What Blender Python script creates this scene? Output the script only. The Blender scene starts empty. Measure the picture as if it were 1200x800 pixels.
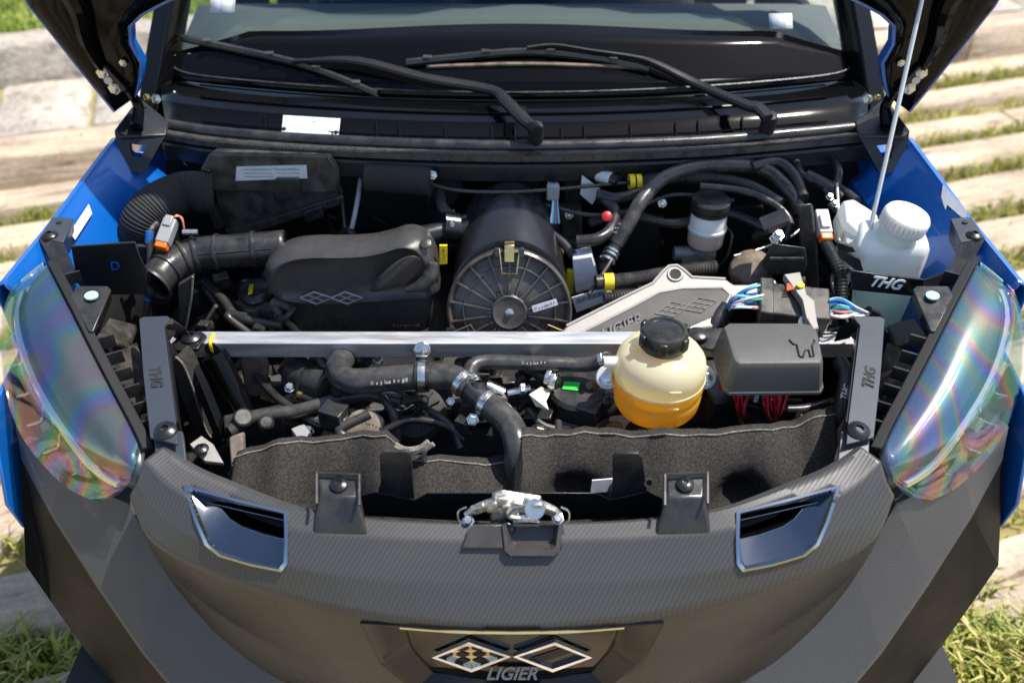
import bpy, bmesh, math, random
from mathutils import Vector, Matrix
random.seed(7)
V = Vector
R = math.radians
scene = bpy.context.scene
COL = scene.collection

# ------------------------------------------------------------------ camera, sky, sun, exposure
CAM = V((0.0, -0.78, 1.75)); PITCH = R(38.0); FPX = 1066.7
cd = bpy.data.cameras.new('camera'); cam = bpy.data.objects.new('camera', cd); COL.objects.link(cam)
cam.location = CAM; cam.rotation_euler = (R(90) - PITCH, 0, 0)
cd.lens = 32.0; cd.sensor_width = 36.0; cd.clip_start = 0.02; cd.clip_end = 400
cd.dof.use_dof = True; cd.dof.focus_distance = 1.36; cd.dof.aperture_fstop = 3.0
scene.camera = cam

SUN = V((0.48, 0.15, 1.0)).normalized()
SUN_EL = math.asin(SUN.z)
world = bpy.data.worlds.new('World'); scene.world = world; world.use_nodes = True
wn = world.node_tree.nodes; wn.clear()
sky = wn.new('ShaderNodeTexSky'); sky.sky_type = 'NISHITA'; sky.sun_disc = False
sky.sun_elevation = SUN_EL; sky.sun_rotation = math.atan2(SUN.x, SUN.y); sky.air_density = 1.0; sky.dust_density = 1.2
bg = wn.new('ShaderNodeBackground'); bg.inputs['Strength'].default_value = 0.15
wo = wn.new('ShaderNodeOutputWorld')
world.node_tree.links.new(sky.outputs[0], bg.inputs[0]); world.node_tree.links.new(bg.outputs[0], wo.inputs[0])
sl = bpy.data.lights.new('sun', 'SUN'); sl.energy = 5.0; sl.angle = R(0.53); sl.color = (1.0, 0.95, 0.87)
so = bpy.data.objects.new('sun', sl); COL.objects.link(so); so.location = (2, -1, 5)
so.rotation_euler = (-SUN).to_track_quat('-Z', 'Y').to_euler()
scene.view_settings.view_transform = 'Standard'; scene.view_settings.look = 'None'
scene.view_settings.exposure = 0.58; scene.view_settings.gamma = 1.0
scene.view_settings.use_curve_mapping = False
scene.render.engine = 'CYCLES'
scene.cycles.max_bounces = 8; scene.cycles.transparent_max_bounces = 12
scene.cycles.use_denoising = True

# ------------------------------------------------------------------ helpers: photo measurements -> places in the car
FW = V((0, math.cos(PITCH), -math.sin(PITCH))); UP = V((0, math.sin(PITCH), math.cos(PITCH)))
def ray(px, py):
    return FW + V((1, 0, 0)) * ((px - 600) / FPX) - UP * ((py - 400) / FPX)
def at(px, py, z=None, y=None):
    d = ray(px, py)
    t = (z - CAM.z) / d.z if z is not None else (y - CAM.y) / d.y
    return CAM + d * t
def onp(px, py, p0, n):
    d = ray(px, py); return CAM + d * ((p0 - CAM).dot(n) / d.dot(n))
def M(px, s): return px if s < 0 else 1200 - px

def catmull(pts, res=6):
    pts = [V(p) for p in pts]
    if len(pts) < 3: return pts
    out = []
    P = [pts[0] * 2 - pts[1]] + pts + [pts[-1] * 2 - pts[-2]]
    for i in range(1, len(P) - 2):
        a, b, c, d = P[i - 1:i + 3]
        for k in range(res):
            t = k / res
            out.append(0.5 * ((2 * b) + (c - a) * t + (2 * a - 5 * b + 4 * c - d) * t * t + (3 * b - a - 3 * c + d) * t ** 3))
    out.append(pts[-1]); return out
def resample(pts, n):
    L = [0]
    for a, b in zip(pts, pts[1:]): L.append(L[-1] + (b - a).length)
    out = []; j = 0
    for k in range(n):
        s = L[-1] * k / (n - 1)
        while j < len(L) - 2 and L[j + 1] < s: j += 1
        u = (s - L[j]) / max(1e-9, L[j + 1] - L[j]); out.append(pts[j].lerp(pts[j + 1], min(1, u)))
    return out

class MB:
    def __init__(s): s.v = []; s.f = []; s.m = []; s.mi = 0
    def add(s, vs, fs):
        o = len(s.v); s.v += [V(v) for v in vs]; s.f += [tuple(i + o for i in f) for f in fs]; s.m += [s.mi] * len(fs); return s
    def loft(s, rings, cap=True, closed=True):
        n = len(rings[0]); vs = [p for r in rings for p in r]; fs = []
        for i in range(len(rings) - 1):
            for j in range(n if closed else n - 1):
                k = (j + 1) % n; fs.append((i * n + j, i * n + k, (i + 1) * n + k, (i + 1) * n + j))
        if cap and closed:
            fs.append(tuple(range(n - 1, -1, -1))); fs.append(tuple((len(rings) - 1) * n + j for j in range(n)))
        return s.add(vs, fs)
    def tube(s, pts, r, n=10, res=6, cap=True, path=None):
        p = path or catmull(pts, res); m = len(p); rings = []; up = None
        for i in range(m):
            t = (p[min(i + 1, m - 1)] - p[max(i - 1, 0)]).normalized()
            if up is None:
                up = t.orthogonal().normalized()
            up = (up - t * up.dot(t)).normalized(); w = t.cross(up)
            if callable(r): rr = r(i / (m - 1))
            elif isinstance(r, (list, tuple)):
                x = i / (m - 1) * (len(r) - 1); k = min(int(x), len(r) - 2); rr = r[k] + (r[k + 1] - r[k]) * (x - k)
            else: rr = r
            rings.append([p[i] + (up * math.cos(a) + w * math.sin(a)) * rr for a in [2 * math.pi * q / n for q in range(n)]])
        return s.loft(rings, cap)
    def ribbed(s, pts, r, pitch, depth=.1, n=14):
        p = catmull(pts, 12); L = sum((b - a).length for a, b in zip(p, p[1:])); k = int(L / pitch)
        p = resample(p, k * 4 + 1); i = [0]
        s.tube(None, lambda t: r * (1 - depth * (0, .5, 1, .5)[int(round(t * k * 4)) % 4] * 1.0), n, path=p); return s
    def lathe(s, prof, o, ax=(0, 0, 1), n=32, cap=True):
        ax = V(ax).normalized(); a = ax.orthogonal().normalized(); b = ax.cross(a); o = V(o)
        return s.loft([[o + ax * h + (a * math.cos(t) + b * math.sin(t)) * r for t in [2 * math.pi * q / n for q in range(n)]] for r, h in prof], cap)
    def cyl(s, a, b, r, r2=None, n=16):
        a = V(a); b = V(b); L = (b - a).length; return s.lathe([(r, 0), (r if r2 is None else r2, L)], a, b - a, n)
    def box(s, c, d, rot=None):
        c = V(c); x, y, z = [q / 2 for q in d]; m = rot or Matrix.Identity(3)
        vs = [c + m @ V((i * x, j * y, k * z)) for i in (-1, 1) for j in (-1, 1) for k in (-1, 1)]
        return s.add(vs, [(0, 1, 3, 2), (4, 6, 7, 5), (0, 4, 5, 1), (2, 3, 7, 6), (0, 2, 6, 4), (1, 5, 7, 3)])
    def prism(s, ring, vec):
        vec = V(vec); ring = [V(p) for p in ring]
        return s.loft([ring, [p + vec for p in ring]])
    def grid(s, rows):
        n = len(rows[0]); fs = [(i * n + j, i * n + j + 1, (i + 1) * n + j + 1, (i + 1) * n + j) for i in range(len(rows) - 1) for j in range(n - 1)]
        return s.add([p for r in rows for p in r], fs)

def obj(name, mb, mat, parent=None, label=None, bevel=0, seg=2, smooth=38, sub=0, solid=0, cat=None, kind=None, group=None, fixn=True):
    if isinstance(mb, MB):
        me = bpy.data.meshes.new(name); me.from_pydata([tuple(v) for v in mb.v], [], mb.f); me.update()
        if fixn:
            bm = bmesh.new(); bm.from_mesh(me); bmesh.ops.recalc_face_normals(bm, faces=bm.faces); bm.to_mesh(me); bm.free()
        ms = mat if isinstance(mat, (list, tuple)) else [mat]
        for q in ms: me.materials.append(q)
        if len(ms) > 1: me.polygons.foreach_set('material_index', mb.m)
        if smooth:
            me.polygons.foreach_set('use_smooth', [True] * len(me.polygons)); me.set_sharp_from_angle(angle=R(smooth))
    else: me = mb
    o = bpy.data.objects.new(name, me); COL.objects.link(o)
    if parent: o.parent = parent
    if label: o['label'] = label
    if cat: o['category'] = cat
    if kind: o['kind'] = kind
    if group: o['group'] = group
    if solid:
        q = o.modifiers.new('solid', 'SOLIDIFY'); q.thickness = solid; q.offset = -1
    if bevel:
        q = o.modifiers.new('bevel', 'BEVEL'); q.width = bevel; q.segments = seg; q.limit_method = 'ANGLE'; q.angle_limit = R(35); q.harden_normals = False
    if sub:
        q = o.modifiers.new('sub', 'SUBSURF'); q.levels = sub; q.render_levels = sub
    return o

def frame(o, x, y):
    x = V(x).normalized(); y = V(y); y = (y - x * y.dot(x)).normalized(); z = x.cross(y)
    m = Matrix((x, y, z)).transposed().to_4x4(); m.translation = V(o); return m
def text(name, s, size, mtx, mat, parent, ext=.0006, shear=0, bold=0, label=None):
    c = bpy.data.curves.new(name, 'FONT'); c.body = s; c.size = size; c.extrude = ext; c.shear = shear; c.offset = bold
    c.align_x = 'CENTER'; c.align_y = 'CENTER'; c.resolution_u = 3
    t = bpy.data.objects.new('t', c); COL.objects.link(t)
    me = bpy.data.meshes.new_from_object(t); bpy.data.objects.remove(t); me.transform(mtx); me.materials.append(mat)
    return obj(name, me, mat, parent, label)

def smudged_print(name, width, height, mtx, m, parent, seed=1):
    # print too small to read in the photograph: a row of short worn strokes
    r = random.Random(seed); mb = MB(); x = -width / 2
    while x < width / 2:
        w = r.uniform(.12, .5) * height; h = height * r.uniform(.45, 1.0); y = r.uniform(-.2, .2) * height
        mb.add([mtx @ V((x, y - h / 2, .0004)), mtx @ V((x + w, y - h / 2, .0004)), mtx @ V((x + w + .1 * h, y + h / 2, .0004)), mtx @ V((x + .1 * h, y + h / 2, .0004))], [(0, 1, 2, 3)]); x += w + r.choice((.15, .2, .25, .7)) * height
    return obj(name, mb, m, parent, smooth=0, fixn=False)
# ------------------------------------------------------------------ materials
def mat(name, base, rough=.5, metal=0, bump=0, bscale=400, var=0, vscale=20, rvar=0, coat=0, spec=.5, trans=0, sss=0, ior=1.5, stretch=None, col2=None, detail=4, emit=0):
    m = bpy.data.materials.new(name); m.use_nodes = True; nt = m.node_tree; N = nt.nodes; L = nt.links
    b = N['Principled BSDF']; b.inputs['Base Color'].default_value = (*base, 1); b.inputs['Roughness'].default_value = rough
    b.inputs['Metallic'].default_value = metal; b.inputs['Specular IOR Level'].default_value = spec; b.inputs['IOR'].default_value = ior
    b.inputs['Coat Weight'].default_value = coat; b.inputs['Coat Roughness'].default_value = .03
    b.inputs['Transmission Weight'].default_value = trans
    if sss:
        b.inputs['Subsurface Weight'].default_value = sss; b.inputs['Subsurface Radius'].default_value = (.02, .015, .01); b.inputs['Subsurface Scale'].default_value = 1
    tc = N.new('ShaderNodeTexCoord'); src = tc.outputs['Object']
    if stretch:
        mp = N.new('ShaderNodeMapping'); mp.inputs['Scale'].default_value = stretch; L.new(src, mp.inputs[0]); src = mp.outputs[0]
    if var or rvar:
        n = N.new('ShaderNodeTexNoise'); n.inputs['Scale'].default_value = vscale; n.inputs['Detail'].default_value = detail; n.inputs['Roughness'].default_value = .6; L.new(src, n.inputs['Vector'])
        if var:
            r = N.new('ShaderNodeMix'); r.data_type = 'RGBA'; c2 = col2 or tuple(min(1, c * (1 + var)) for c in base); c1 = base if col2 else tuple(c * (1 - var) for c in base)
            rp = N.new('ShaderNodeMapRange'); rp.inputs[1].default_value = .35; rp.inputs[2].default_value = .65; L.new(n.outputs['Fac'], rp.inputs[0])
            L.new(rp.outputs[0], r.inputs['Factor']); r.inputs['A'].default_value = (*c1, 1); r.inputs['B'].default_value = (*c2, 1); L.new(r.outputs['Result'], b.inputs['Base Color'])
        if rvar:
            q = N.new('ShaderNodeMapRange'); q.inputs[1].default_value = .3; q.inputs[2].default_value = .7; q.inputs[3].default_value = max(.02, rough - rvar); q.inputs[4].default_value = min(1, rough + rvar)
            L.new(n.outputs['Fac'], q.inputs[0]); L.new(q.outputs[0], b.inputs['Roughness'])
    if bump:
        n2 = N.new('ShaderNodeTexNoise'); n2.inputs['Scale'].default_value = bscale; n2.inputs['Detail'].default_value = 3; L.new(src, n2.inputs['Vector'])
        bp = N.new('ShaderNodeBump'); bp.inputs['Strength'].default_value = bump; bp.inputs['Distance'].default_value = .001; L.new(n2.outputs['Fac'], bp.inputs['Height']); L.new(bp.outputs[0], b.inputs['Normal'])
    return m
K = {}
K['plastic'] = mat('black_plastic', (.017, .017, .018), .30, bump=.15, bscale=900, rvar=.14, vscale=30, var=.4, col2=(.034, .032, .029))
K['matte'] = mat('matte_black_plastic', (.014, .014, .015), .55, bump=.2, bscale=700, rvar=.1, spec=.22)
K['grain'] = mat('grained_black_plastic', (.044, .041, .038), .27, bump=.3, bscale=1300, rvar=.06, vscale=24, var=.12)
K['fusebox'] = mat('grained_grey_black_plastic', (.090, .087, .082), .27, bump=.45, bscale=1500, rvar=.06, vscale=24)
K['dusty'] = mat('dusty_black_plastic', (.022, .021, .020), .38, bump=.2, bscale=500, var=.5, vscale=35, rvar=.15, col2=(.075, .066, .056))
K['gloss'] = mat('gloss_black_paint', (.003, .003, .0033), .07, rvar=.03, vscale=8, spec=.16)
K['satin'] = mat('satin_black_metal', (.012, .0125, .014), .3, bump=.08, bscale=600, rvar=.08)
K['powder'] = mat('powder_coated_steel', (.030, .037, .050), .42, bump=.3, bscale=1400, rvar=.06)
K['rubber'] = mat('rubber', (.015, .015, .016), .34, bump=.2, bscale=260, var=.35, vscale=34, rvar=.14, col2=(.034, .031, .028))
K['hose'] = mat('worn_rubber_hose', (.028, .027, .026), .31, bump=.2, bscale=300, var=.3, vscale=48, rvar=.14, col2=(.060, .055, .050))
K['fabric'] = mat('ribbed_fabric', (.018, .018, .017), .8, bump=.5, bscale=900)
K['void'] = mat('dark_bay_filler', (.010, .010, .010), .75)
K['felt'] = mat('felt_insulation', (.022, .0205, .019), .95, bump=1.0, bscale=700, var=.7, vscale=300, col2=(.052, .047, .042), detail=2, spec=.15)
K['feltedge'] = mat('felt_cut_edge', (.17, .155, .135), .95, bump=.8, bscale=900, var=.4, vscale=200)
K['alu'] = mat('extruded_aluminium', (.62, .62, .63), .44, .80, bump=.12, bscale=220, rvar=.12, vscale=90, var=.08, stretch=(.12, 1, 1))
K['cast'] = mat('cast_aluminium', (.27, .258, .24), .55, .5, bump=.5, bscale=700, var=.12, vscale=30, rvar=.1)
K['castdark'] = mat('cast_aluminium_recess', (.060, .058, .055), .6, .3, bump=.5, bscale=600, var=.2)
K['zinc'] = mat('zinc_plated_steel', (.62, .61, .58), .28, 1, rvar=.12, vscale=90, bump=.1, bscale=200)
K['dirtyzinc'] = mat('dirty_zinc_casting', (.50, .48, .43), .42, .9, rvar=.15, vscale=120, var=.3, bump=.3, bscale=300)
K['gold'] = mat('yellow_passivated_steel', (.62, .48, .22), .35, 1, rvar=.1, vscale=60, var=.2)
K['darkbolt'] = mat('black_oxide_bolt', (.05, .05, .052), .28, .8, rvar=.1)
K['darkchrome'] = mat('dark_chrome', (.42, .44, .47), .10, 1, rvar=.03, vscale=30)
K['chrome'] = mat('chrome', (.75, .77, .80), .06, 1, rvar=.03, vscale=30)
K['smoke'] = mat('smoked_chrome', (.14, .16, .19), .08, 1, rvar=.02, vscale=20)
K['mirror'] = mat('dark_mirror_plate', (.055, .048, .040), .08, .9, rvar=.03)
K['blue'] = mat('blue_car_paint', (.003, .10, .40), .28, coat=.6, spec=.5, rvar=.04, vscale=10)
K['white'] = mat('white_label', (.58, .59, .62), .55, var=.06, vscale=80)
K['print'] = mat('label_print', (.05, .05, .07), .6)
K['greyprint'] = mat('pale_print', (.30, .29, .28), .6)
K['whiteprint'] = mat('white_print', (.82, .84, .86), .5)
K['yellow'] = mat('yellow_tape', (.78, .55, .01), .45, var=.1, vscale=80)
K['green'] = mat('green_tag', (.03, .55, .06), .4)
K['cyan'] = mat('pale_cyan_sticker', (.35, .72, .78), .5)
K['red'] = mat('red_wire', (.42, .012, .02), .4)
K['orange'] = mat('orange_seal', (.85, .16, .01), .4)
K['bwire'] = mat('blue_wire', (.02, .13, .45), .4)
K['lbwire'] = mat('light_blue_wire', (.15, .45, .62), .4)
K['wwire'] = mat('white_wire', (.75, .75, .74), .4)
K['pwire'] = mat('pink_wire', (.62, .18, .18), .4)
K['gwire'] = mat('green_wire', (.05, .35, .20), .4)
K['grey'] = mat('grey_connector', (.27, .27, .28), .42, bump=.1)
K['lgrey'] = mat('light_grey_plastic', (.55, .55, .55), .45, bump=.1)
K['milk'] = mat('milky_plastic', (.80, .79, .76), .32, sss=.6, bump=.08, bscale=60)
K['poly'] = mat('brown_tinted_reservoir', (.62, .50, .40), .35, sss=.5)
K['brown'] = mat('brown_casting', (.16, .125, .09), .65, .2, var=.4, vscale=50, bump=.4, bscale=200)
K['heat'] = mat('heat_shield', (.12, .095, .078), .75, bump=.8, bscale=500, var=.3, vscale=60)
K['rod'] = mat('prop_rod_steel', (.70, .68, .64), .35, .7, rvar=.1)
K['tape'] = mat('crumpled_masking_tape', (.55, .50, .42), .7, bump=.6, bscale=60)
K['dash'] = mat('dashboard', (.095, .10, .098), .7, bump=.2, bscale=500)
K['seatcloth'] = mat('seat_cloth', (.05, .05, .055), .9)

def carbon_mat():
    m = mat('diagonal_weave_plastic', (.046, .045, .045), .42, rvar=.08, vscale=9); nt = m.node_tree; N = nt.nodes; L = nt.links; b = N['Principled BSDF']
    tc = N.new('ShaderNodeTexCoord'); dp = N.new('ShaderNodeVectorMath'); dp.operation = 'DOT_PRODUCT'; dp.inputs[1].default_value = (980, -840, 0)
    L.new(tc.outputs['Object'], dp.inputs[0]); sn = N.new('ShaderNodeMath'); sn.operation = 'SINE'; L.new(dp.outputs['Value'], sn.inputs[0])
    dp2 = N.new('ShaderNodeVectorMath'); dp2.operation = 'DOT_PRODUCT'; dp2.inputs[1].default_value = (1900, 2100, 0); L.new(tc.outputs['Object'], dp2.inputs[0])
    s2 = N.new('ShaderNodeMath'); s2.operation = 'SINE'; L.new(dp2.outputs['Value'], s2.inputs[0])
    ad = N.new('ShaderNodeMath'); ad.operation = 'MULTIPLY_ADD'; ad.inputs[1].default_value = .0; L.new(s2.outputs[0], ad.inputs[0]); L.new(sn.outputs[0], ad.inputs[2])
    bp = N.new('ShaderNodeBump'); bp.inputs['Strength'].default_value = .075; bp.inputs['Distance'].default_value = .0006; L.new(ad.outputs[0], bp.inputs['Height']); L.new(bp.outputs[0], b.inputs['Normal'])
    cm = N.new('ShaderNodeMix'); cm.data_type = 'RGBA'; cm.inputs['A'].default_value = (.040, .039, .039, 1); cm.inputs['B'].default_value = (.056, .055, .054, 1); mr = N.new('ShaderNodeMapRange'); mr.inputs[1].default_value = -1; L.new(sn.outputs[0], mr.inputs[0]); L.new(mr.outputs[0], cm.inputs['Factor']); L.new(cm.outputs['Result'], b.inputs['Base Color'])
    return m
K['carbon'] = carbon_mat()

def glass_mat(name, tint=(1, 1, 1), extra=.0, gloss=(1, 1, 1), rough=.02):
    m = bpy.data.materials.new(name); m.use_nodes = True; nt = m.node_tree; N = nt.nodes; L = nt.links; N.clear()
    out = N.new('ShaderNodeOutputMaterial'); t = N.new('ShaderNodeBsdfTransparent'); t.inputs[0].default_value = (*tint, 1)
    g = N.new('ShaderNodeBsdfGlossy'); g.inputs['Color'].default_value = (*gloss, 1); g.inputs['Roughness'].default_value = rough
    fr = N.new('ShaderNodeFresnel'); ge = N.new('ShaderNodeNewGeometry'); im = N.new('ShaderNodeMath'); im.operation = 'MULTIPLY_ADD'; im.inputs[1].default_value = -.4999; im.inputs[2].default_value = 1.5; L.new(ge.outputs['Backfacing'], im.inputs[0]); L.new(im.outputs[0], fr.inputs[0]); ad = N.new('ShaderNodeMath'); ad.inputs[1].default_value = extra; ad.use_clamp = True; L.new(fr.outputs[0], ad.inputs[0])
    mx = N.new('ShaderNodeMixShader'); L.new(ad.outputs[0], mx.inputs[0]); L.new(t.outputs[0], mx.inputs[1]); L.new(g.outputs[0], mx.inputs[2]); L.new(mx.outputs[0], out.inputs[0])
    return m
K['glass'] = glass_mat('windscreen_glass', (.84, .89, .88))
def lens_mat():
    m = glass_mat('iridescent_headlight_lens', (.92, .92, .92), .13, rough=.03); nt = m.node_tree; N = nt.nodes; L = nt.links
    g = [n for n in N if n.type == 'BSDF_GLOSSY'][0]
    tc = N.new('ShaderNodeTexCoord'); n = N.new('ShaderNodeTexNoise'); n.inputs['Scale'].default_value = 5.0; n.inputs['Detail'].default_value = 1.0; n.inputs['Distortion'].default_value = 1.1
    mp = N.new('ShaderNodeMapping'); mp.inputs['Rotation'].default_value = (0, 0, .5); mp.inputs['Scale'].default_value = (1.5, .7, .9); L.new(tc.outputs['Object'], mp.inputs[0]); L.new(mp.outputs[0], n.inputs['Vector'])
    mu = N.new('ShaderNodeMath'); mu.operation = 'MULTIPLY'; mu.inputs[1].default_value = 5.2; L.new(n.outputs['Fac'], mu.inputs[0])
    fr = N.new('ShaderNodeMath'); fr.operation = 'FRACT'; L.new(mu.outputs[0], fr.inputs[0])
    r = N.new('ShaderNodeValToRGB'); e = r.color_ramp.elements
    cs = [(0, (.40, .58, .98)), (.18, (.30, .78, .88)), (.34, (.50, .85, .55)), (.48, (.95, .82, .50)), (.62, (.95, .55, .52)), (.78, (.75, .48, .92)), (1, (.40, .58, .98))]
    e[0].position = 0; e[0].color = (*cs[0][1], 1); e[1].position = 1; e[1].color = (*cs[-1][1], 1)
    for p, c in cs[1:-1]:
        q = e.new(p); q.color = (*c, 1)
    L.new(fr.outputs[0], r.inputs[0]); L.new(r.outputs[0], g.inputs['Color'])
    return m
K['lens'] = lens_mat()
def shell_mat(name, c, tr_c, a, b):
    # thin translucent moulded plastic: a little gloss and diffuse, the rest passes light
    m = bpy.data.materials.new(name); m.use_nodes = True; nt = m.node_tree; N = nt.nodes; L = nt.links
    p = N['Principled BSDF']; p.inputs['Base Color'].default_value = (*c, 1); p.inputs['Roughness'].default_value = .25
    tl = N.new('ShaderNodeBsdfTranslucent'); tl.inputs[0].default_value = (*c, 1); tr = N.new('ShaderNodeBsdfTransparent'); tr.inputs[0].default_value = (*tr_c, 1)
    m1 = N.new('ShaderNodeMixShader'); m1.inputs[0].default_value = a; L.new(tl.outputs[0], m1.inputs[1]); L.new(tr.outputs[0], m1.inputs[2])
    m2 = N.new('ShaderNodeMixShader'); m2.inputs[0].default_value = b; L.new(p.outputs[0], m2.inputs[1]); L.new(m1.outputs[0], m2.inputs[2]); L.new(m2.outputs[0], N['Material Output'].inputs[0])
    return m
K['shell'] = shell_mat('translucent_tank_plastic', (.94, .93, .70), (1, .97, .82), .40, .62)
K['shellmid'] = shell_mat('tank_plastic_yellow_band', (.97, .89, .52), (1, .92, .6), .30, .65)  # yellow band blending the cream plastic into the orange part
K['shellfill'] = shell_mat('tank_plastic_over_coolant', (1.0, .80, .16), (1, .80, .25), .25, .80)
K['wshell'] = shell_mat('washer_tank_plastic', (.93, .95, .93), (.95, 1, .98), .15, .40)
K['wlow'] = shell_mat('washer_tank_filled', (.70, .95, .90), (.8, 1, .97), .15, .45)
K['coolant'] = shell_mat('orange_coolant', (1.0, .70, .08), (1.0, .68, .12), .45, .88)
K['washer'] = mat('washer_fluid', (.50, .78, .74), .2, sss=.6)

# ------------------------------------------------------------------ setting: ground of old sleepers with grass between, slabs and lawn behind
def ground_mats():
    def wood(name, c1, c2, c3, sx):
        m = bpy.data.materials.new(name); m.use_nodes = True; nt = m.node_tree; N = nt.nodes; L = nt.links; b = N['Principled BSDF']; b.inputs['Roughness'].default_value = .85
        tc = N.new('ShaderNodeTexCoord'); oi = N.new('ShaderNodeObjectInfo'); ad = N.new('ShaderNodeVectorMath'); mu = N.new('ShaderNodeVectorMath'); mu.operation = 'SCALE'; mu.inputs['Scale'].default_value = 40
        cb = N.new('ShaderNodeCombineXYZ'); L.new(oi.outputs['Random'], cb.inputs[0]); L.new(oi.outputs['Random'], cb.inputs[1]); L.new(cb.outputs[0], mu.inputs[0]); L.new(tc.outputs['Object'], ad.inputs[0]); L.new(mu.outputs[0], ad.inputs[1])
        mp = N.new('ShaderNodeMapping'); mp.inputs['Scale'].default_value = (sx, 9, 9); L.new(ad.outputs[0], mp.inputs[0])
        n = N.new('ShaderNodeTexNoise'); n.inputs['Scale'].default_value = 2.2; n.inputs['Detail'].default_value = 8; n.inputs['Roughness'].default_value = .65; L.new(mp.outputs[0], n.inputs['Vector'])
        r = N.new('ShaderNodeValToRGB'); e = r.color_ramp.elements; e[0].position = .33; e[0].color = (*c1, 1); e[1].position = .60; e[1].color = (*c3, 1); q = e.new(.42); q.color = (*c2, 1); L.new(n.outputs['Fac'], r.inputs[0])
        n3 = N.new('ShaderNodeTexNoise'); n3.inputs['Scale'].default_value = 3.0; n3.inputs['Detail'].default_value = 4; L.new(ad.outputs[0], n3.inputs['Vector'])
        hs = N.new('ShaderNodeHueSaturation'); mr = N.new('ShaderNodeMapRange'); mr.inputs[1].default_value = .3; mr.inputs[2].default_value = .7; mr.inputs[3].default_value = .72; mr.inputs[4].default_value = 1.15; L.new(n3.outputs['Fac'], mr.inputs[0]); L.new(mr.outputs[0], hs.inputs['Value']); L.new(r.outputs[0], hs.inputs['Color']); L.new(hs.outputs[0], b.inputs['Base Color'])
        n4 = N.new('ShaderNodeTexNoise'); n4.inputs['Scale'].default_value = 55; n4.inputs['Detail'].default_value = 5; L.new(ad.outputs[0], n4.inputs['Vector']); h2_ = N.new('ShaderNodeMix'); h2_.data_type = 'RGBA'; h2_.blend_type = 'OVERLAY'; h2_.inputs['Factor'].default_value = .45; L.new(hs.outputs[0], h2_.inputs['A']); L.new(n4.outputs['Fac'], h2_.inputs['B']); L.new(h2_.outputs['Result'], b.inputs['Base Color'])
        bp = N.new('ShaderNodeBump'); bp.inputs['Strength'].default_value = 1.0; bp.inputs['Distance'].default_value = .018; L.new(n.outputs['Fac'], bp.inputs['Height']); L.new(bp.outputs[0], b.inputs['Normal'])
        return m
    return wood('weathered_sleeper', (.18, .13, .09), (.45, .345, .245), (.58, .465, .34), 1.4), wood('stone_slab', (.20, .17, .14), (.41, .35, .29), (.52, .46, .39), 6)
K['sleeper'], K['slab'] = ground_mats()
K['lawnsoil'] = mat('lawn_soil', (.16, .22, .04), .95, var=.4, vscale=6, bump=1, bscale=60, col2=(.28, .31, .07))
K['soil'] = mat('dry_soil', (.20, .16, .06), .95, var=.4, vscale=18, bump=1, bscale=60, col2=(.30, .26, .10))
def grass_mat(name, a, b_, c):
    m = bpy.data.materials.new(name); m.use_nodes = True; nt = m.node_tree; N = nt.nodes; L = nt.links; b = N['Principled BSDF']; b.inputs['Roughness'].default_value = .55
    g = N.new('ShaderNodeNewGeometry'); r = N.new('ShaderNodeValToRGB'); e = r.color_ramp.elements; e[0].color = (*a, 1); e[1].color = (*c, 1); q = e.new(.55); q.color = (*b_, 1)
    L.new(g.outputs['Random Per Island'], r.inputs[0]); L.new(r.outputs[0], b.inputs['Base Color'])
    t = N.new('ShaderNodeBsdfTranslucent'); L.new(r.outputs[0], t.inputs[0]); mx = N.new('ShaderNodeMixShader'); mx.inputs[0].default_value = .35; L.new(b.outputs[0], mx.inputs[1]); L.new(t.outputs[0], mx.inputs[2]); L.new(mx.outputs[0], N['Material Output'].inputs[0])
    return m
K['grass'] = grass_mat('grass_blades', (.13, .20, .02), (.34, .35, .05), (.62, .52, .20))
K['lawn'] = grass_mat('lawn_blades', (.15, .24, .03), (.26, .34, .05), (.44, .44, .11))

TH = R(18); UX = V((math.cos(TH), math.sin(TH), 0)); UY = V((-math.sin(TH), math.cos(TH), 0))
def gp(u, v, z=0): return UX * u + UY * v + V((0, 0, z))
mb = MB(); mb.add([gp(-60, -40, -.03), gp(60, -40, -.03), gp(60, 60, -.03), gp(-60, 60, -.03)], [(0, 1, 2, 3)])
ground = obj('ground', mb, K['soil'], kind='structure')
def piece(name, L_, W, H, m, u, v, z, rot=0, jit=.008, nx=8):
    mb = MB(); rnd = random.Random(int(u * 1000 + v * 777)); rings = []
    for i in range(nx + 1):
        x = -L_ / 2 + L_ * i / nx; j = [rnd.uniform(-jit, jit) for _ in range(8)]; e = .012
        if i in (0, nx): j[2] -= .010; j[4] -= .010
        rings.append([V((x, -W / 2 + j[0], -H)), V((x, -W / 2 + j[0], -.02)), V((x, -W / 2 + .018 + j[1], j[2] * .6)), V((x, 0, j[3] * .5)), V((x, W / 2 - .018 + j[5], j[4] * .6)), V((x, W / 2 + j[6], -.02)), V((x, W / 2 + j[6], -H))])
    mb.loft(rings); o = obj(name, mb, m, ground, smooth=50, fixn=True); p = gp(u, v, z); o.location = p; o.rotation_euler = (0, 0, TH + rot); return o
rows = [-2.2, -1.9, -1.6, -1.3, -.95, -.64, -.32, -.01, .32, .64, .96, 1.27, 1.57, 1.86, 2.13, 2.39, 2.66, 2.93]
for a, b in zip(rows, rows[1:]):
    u = -3.6 + random.uniform(-.4, .2); W = (b - a) - random.uniform(.085, .115)
    while u < 4.6:
        L_ = random.uniform(1.6, 2.5)
        piece('sleeper', L_ - .02, W + random.uniform(-.015, .015), .10, K['sleeper'], u + L_ / 2, (a + b) / 2, random.uniform(.012, .032), random.uniform(-.006, .006)); u += L_
u = -4.2
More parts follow.
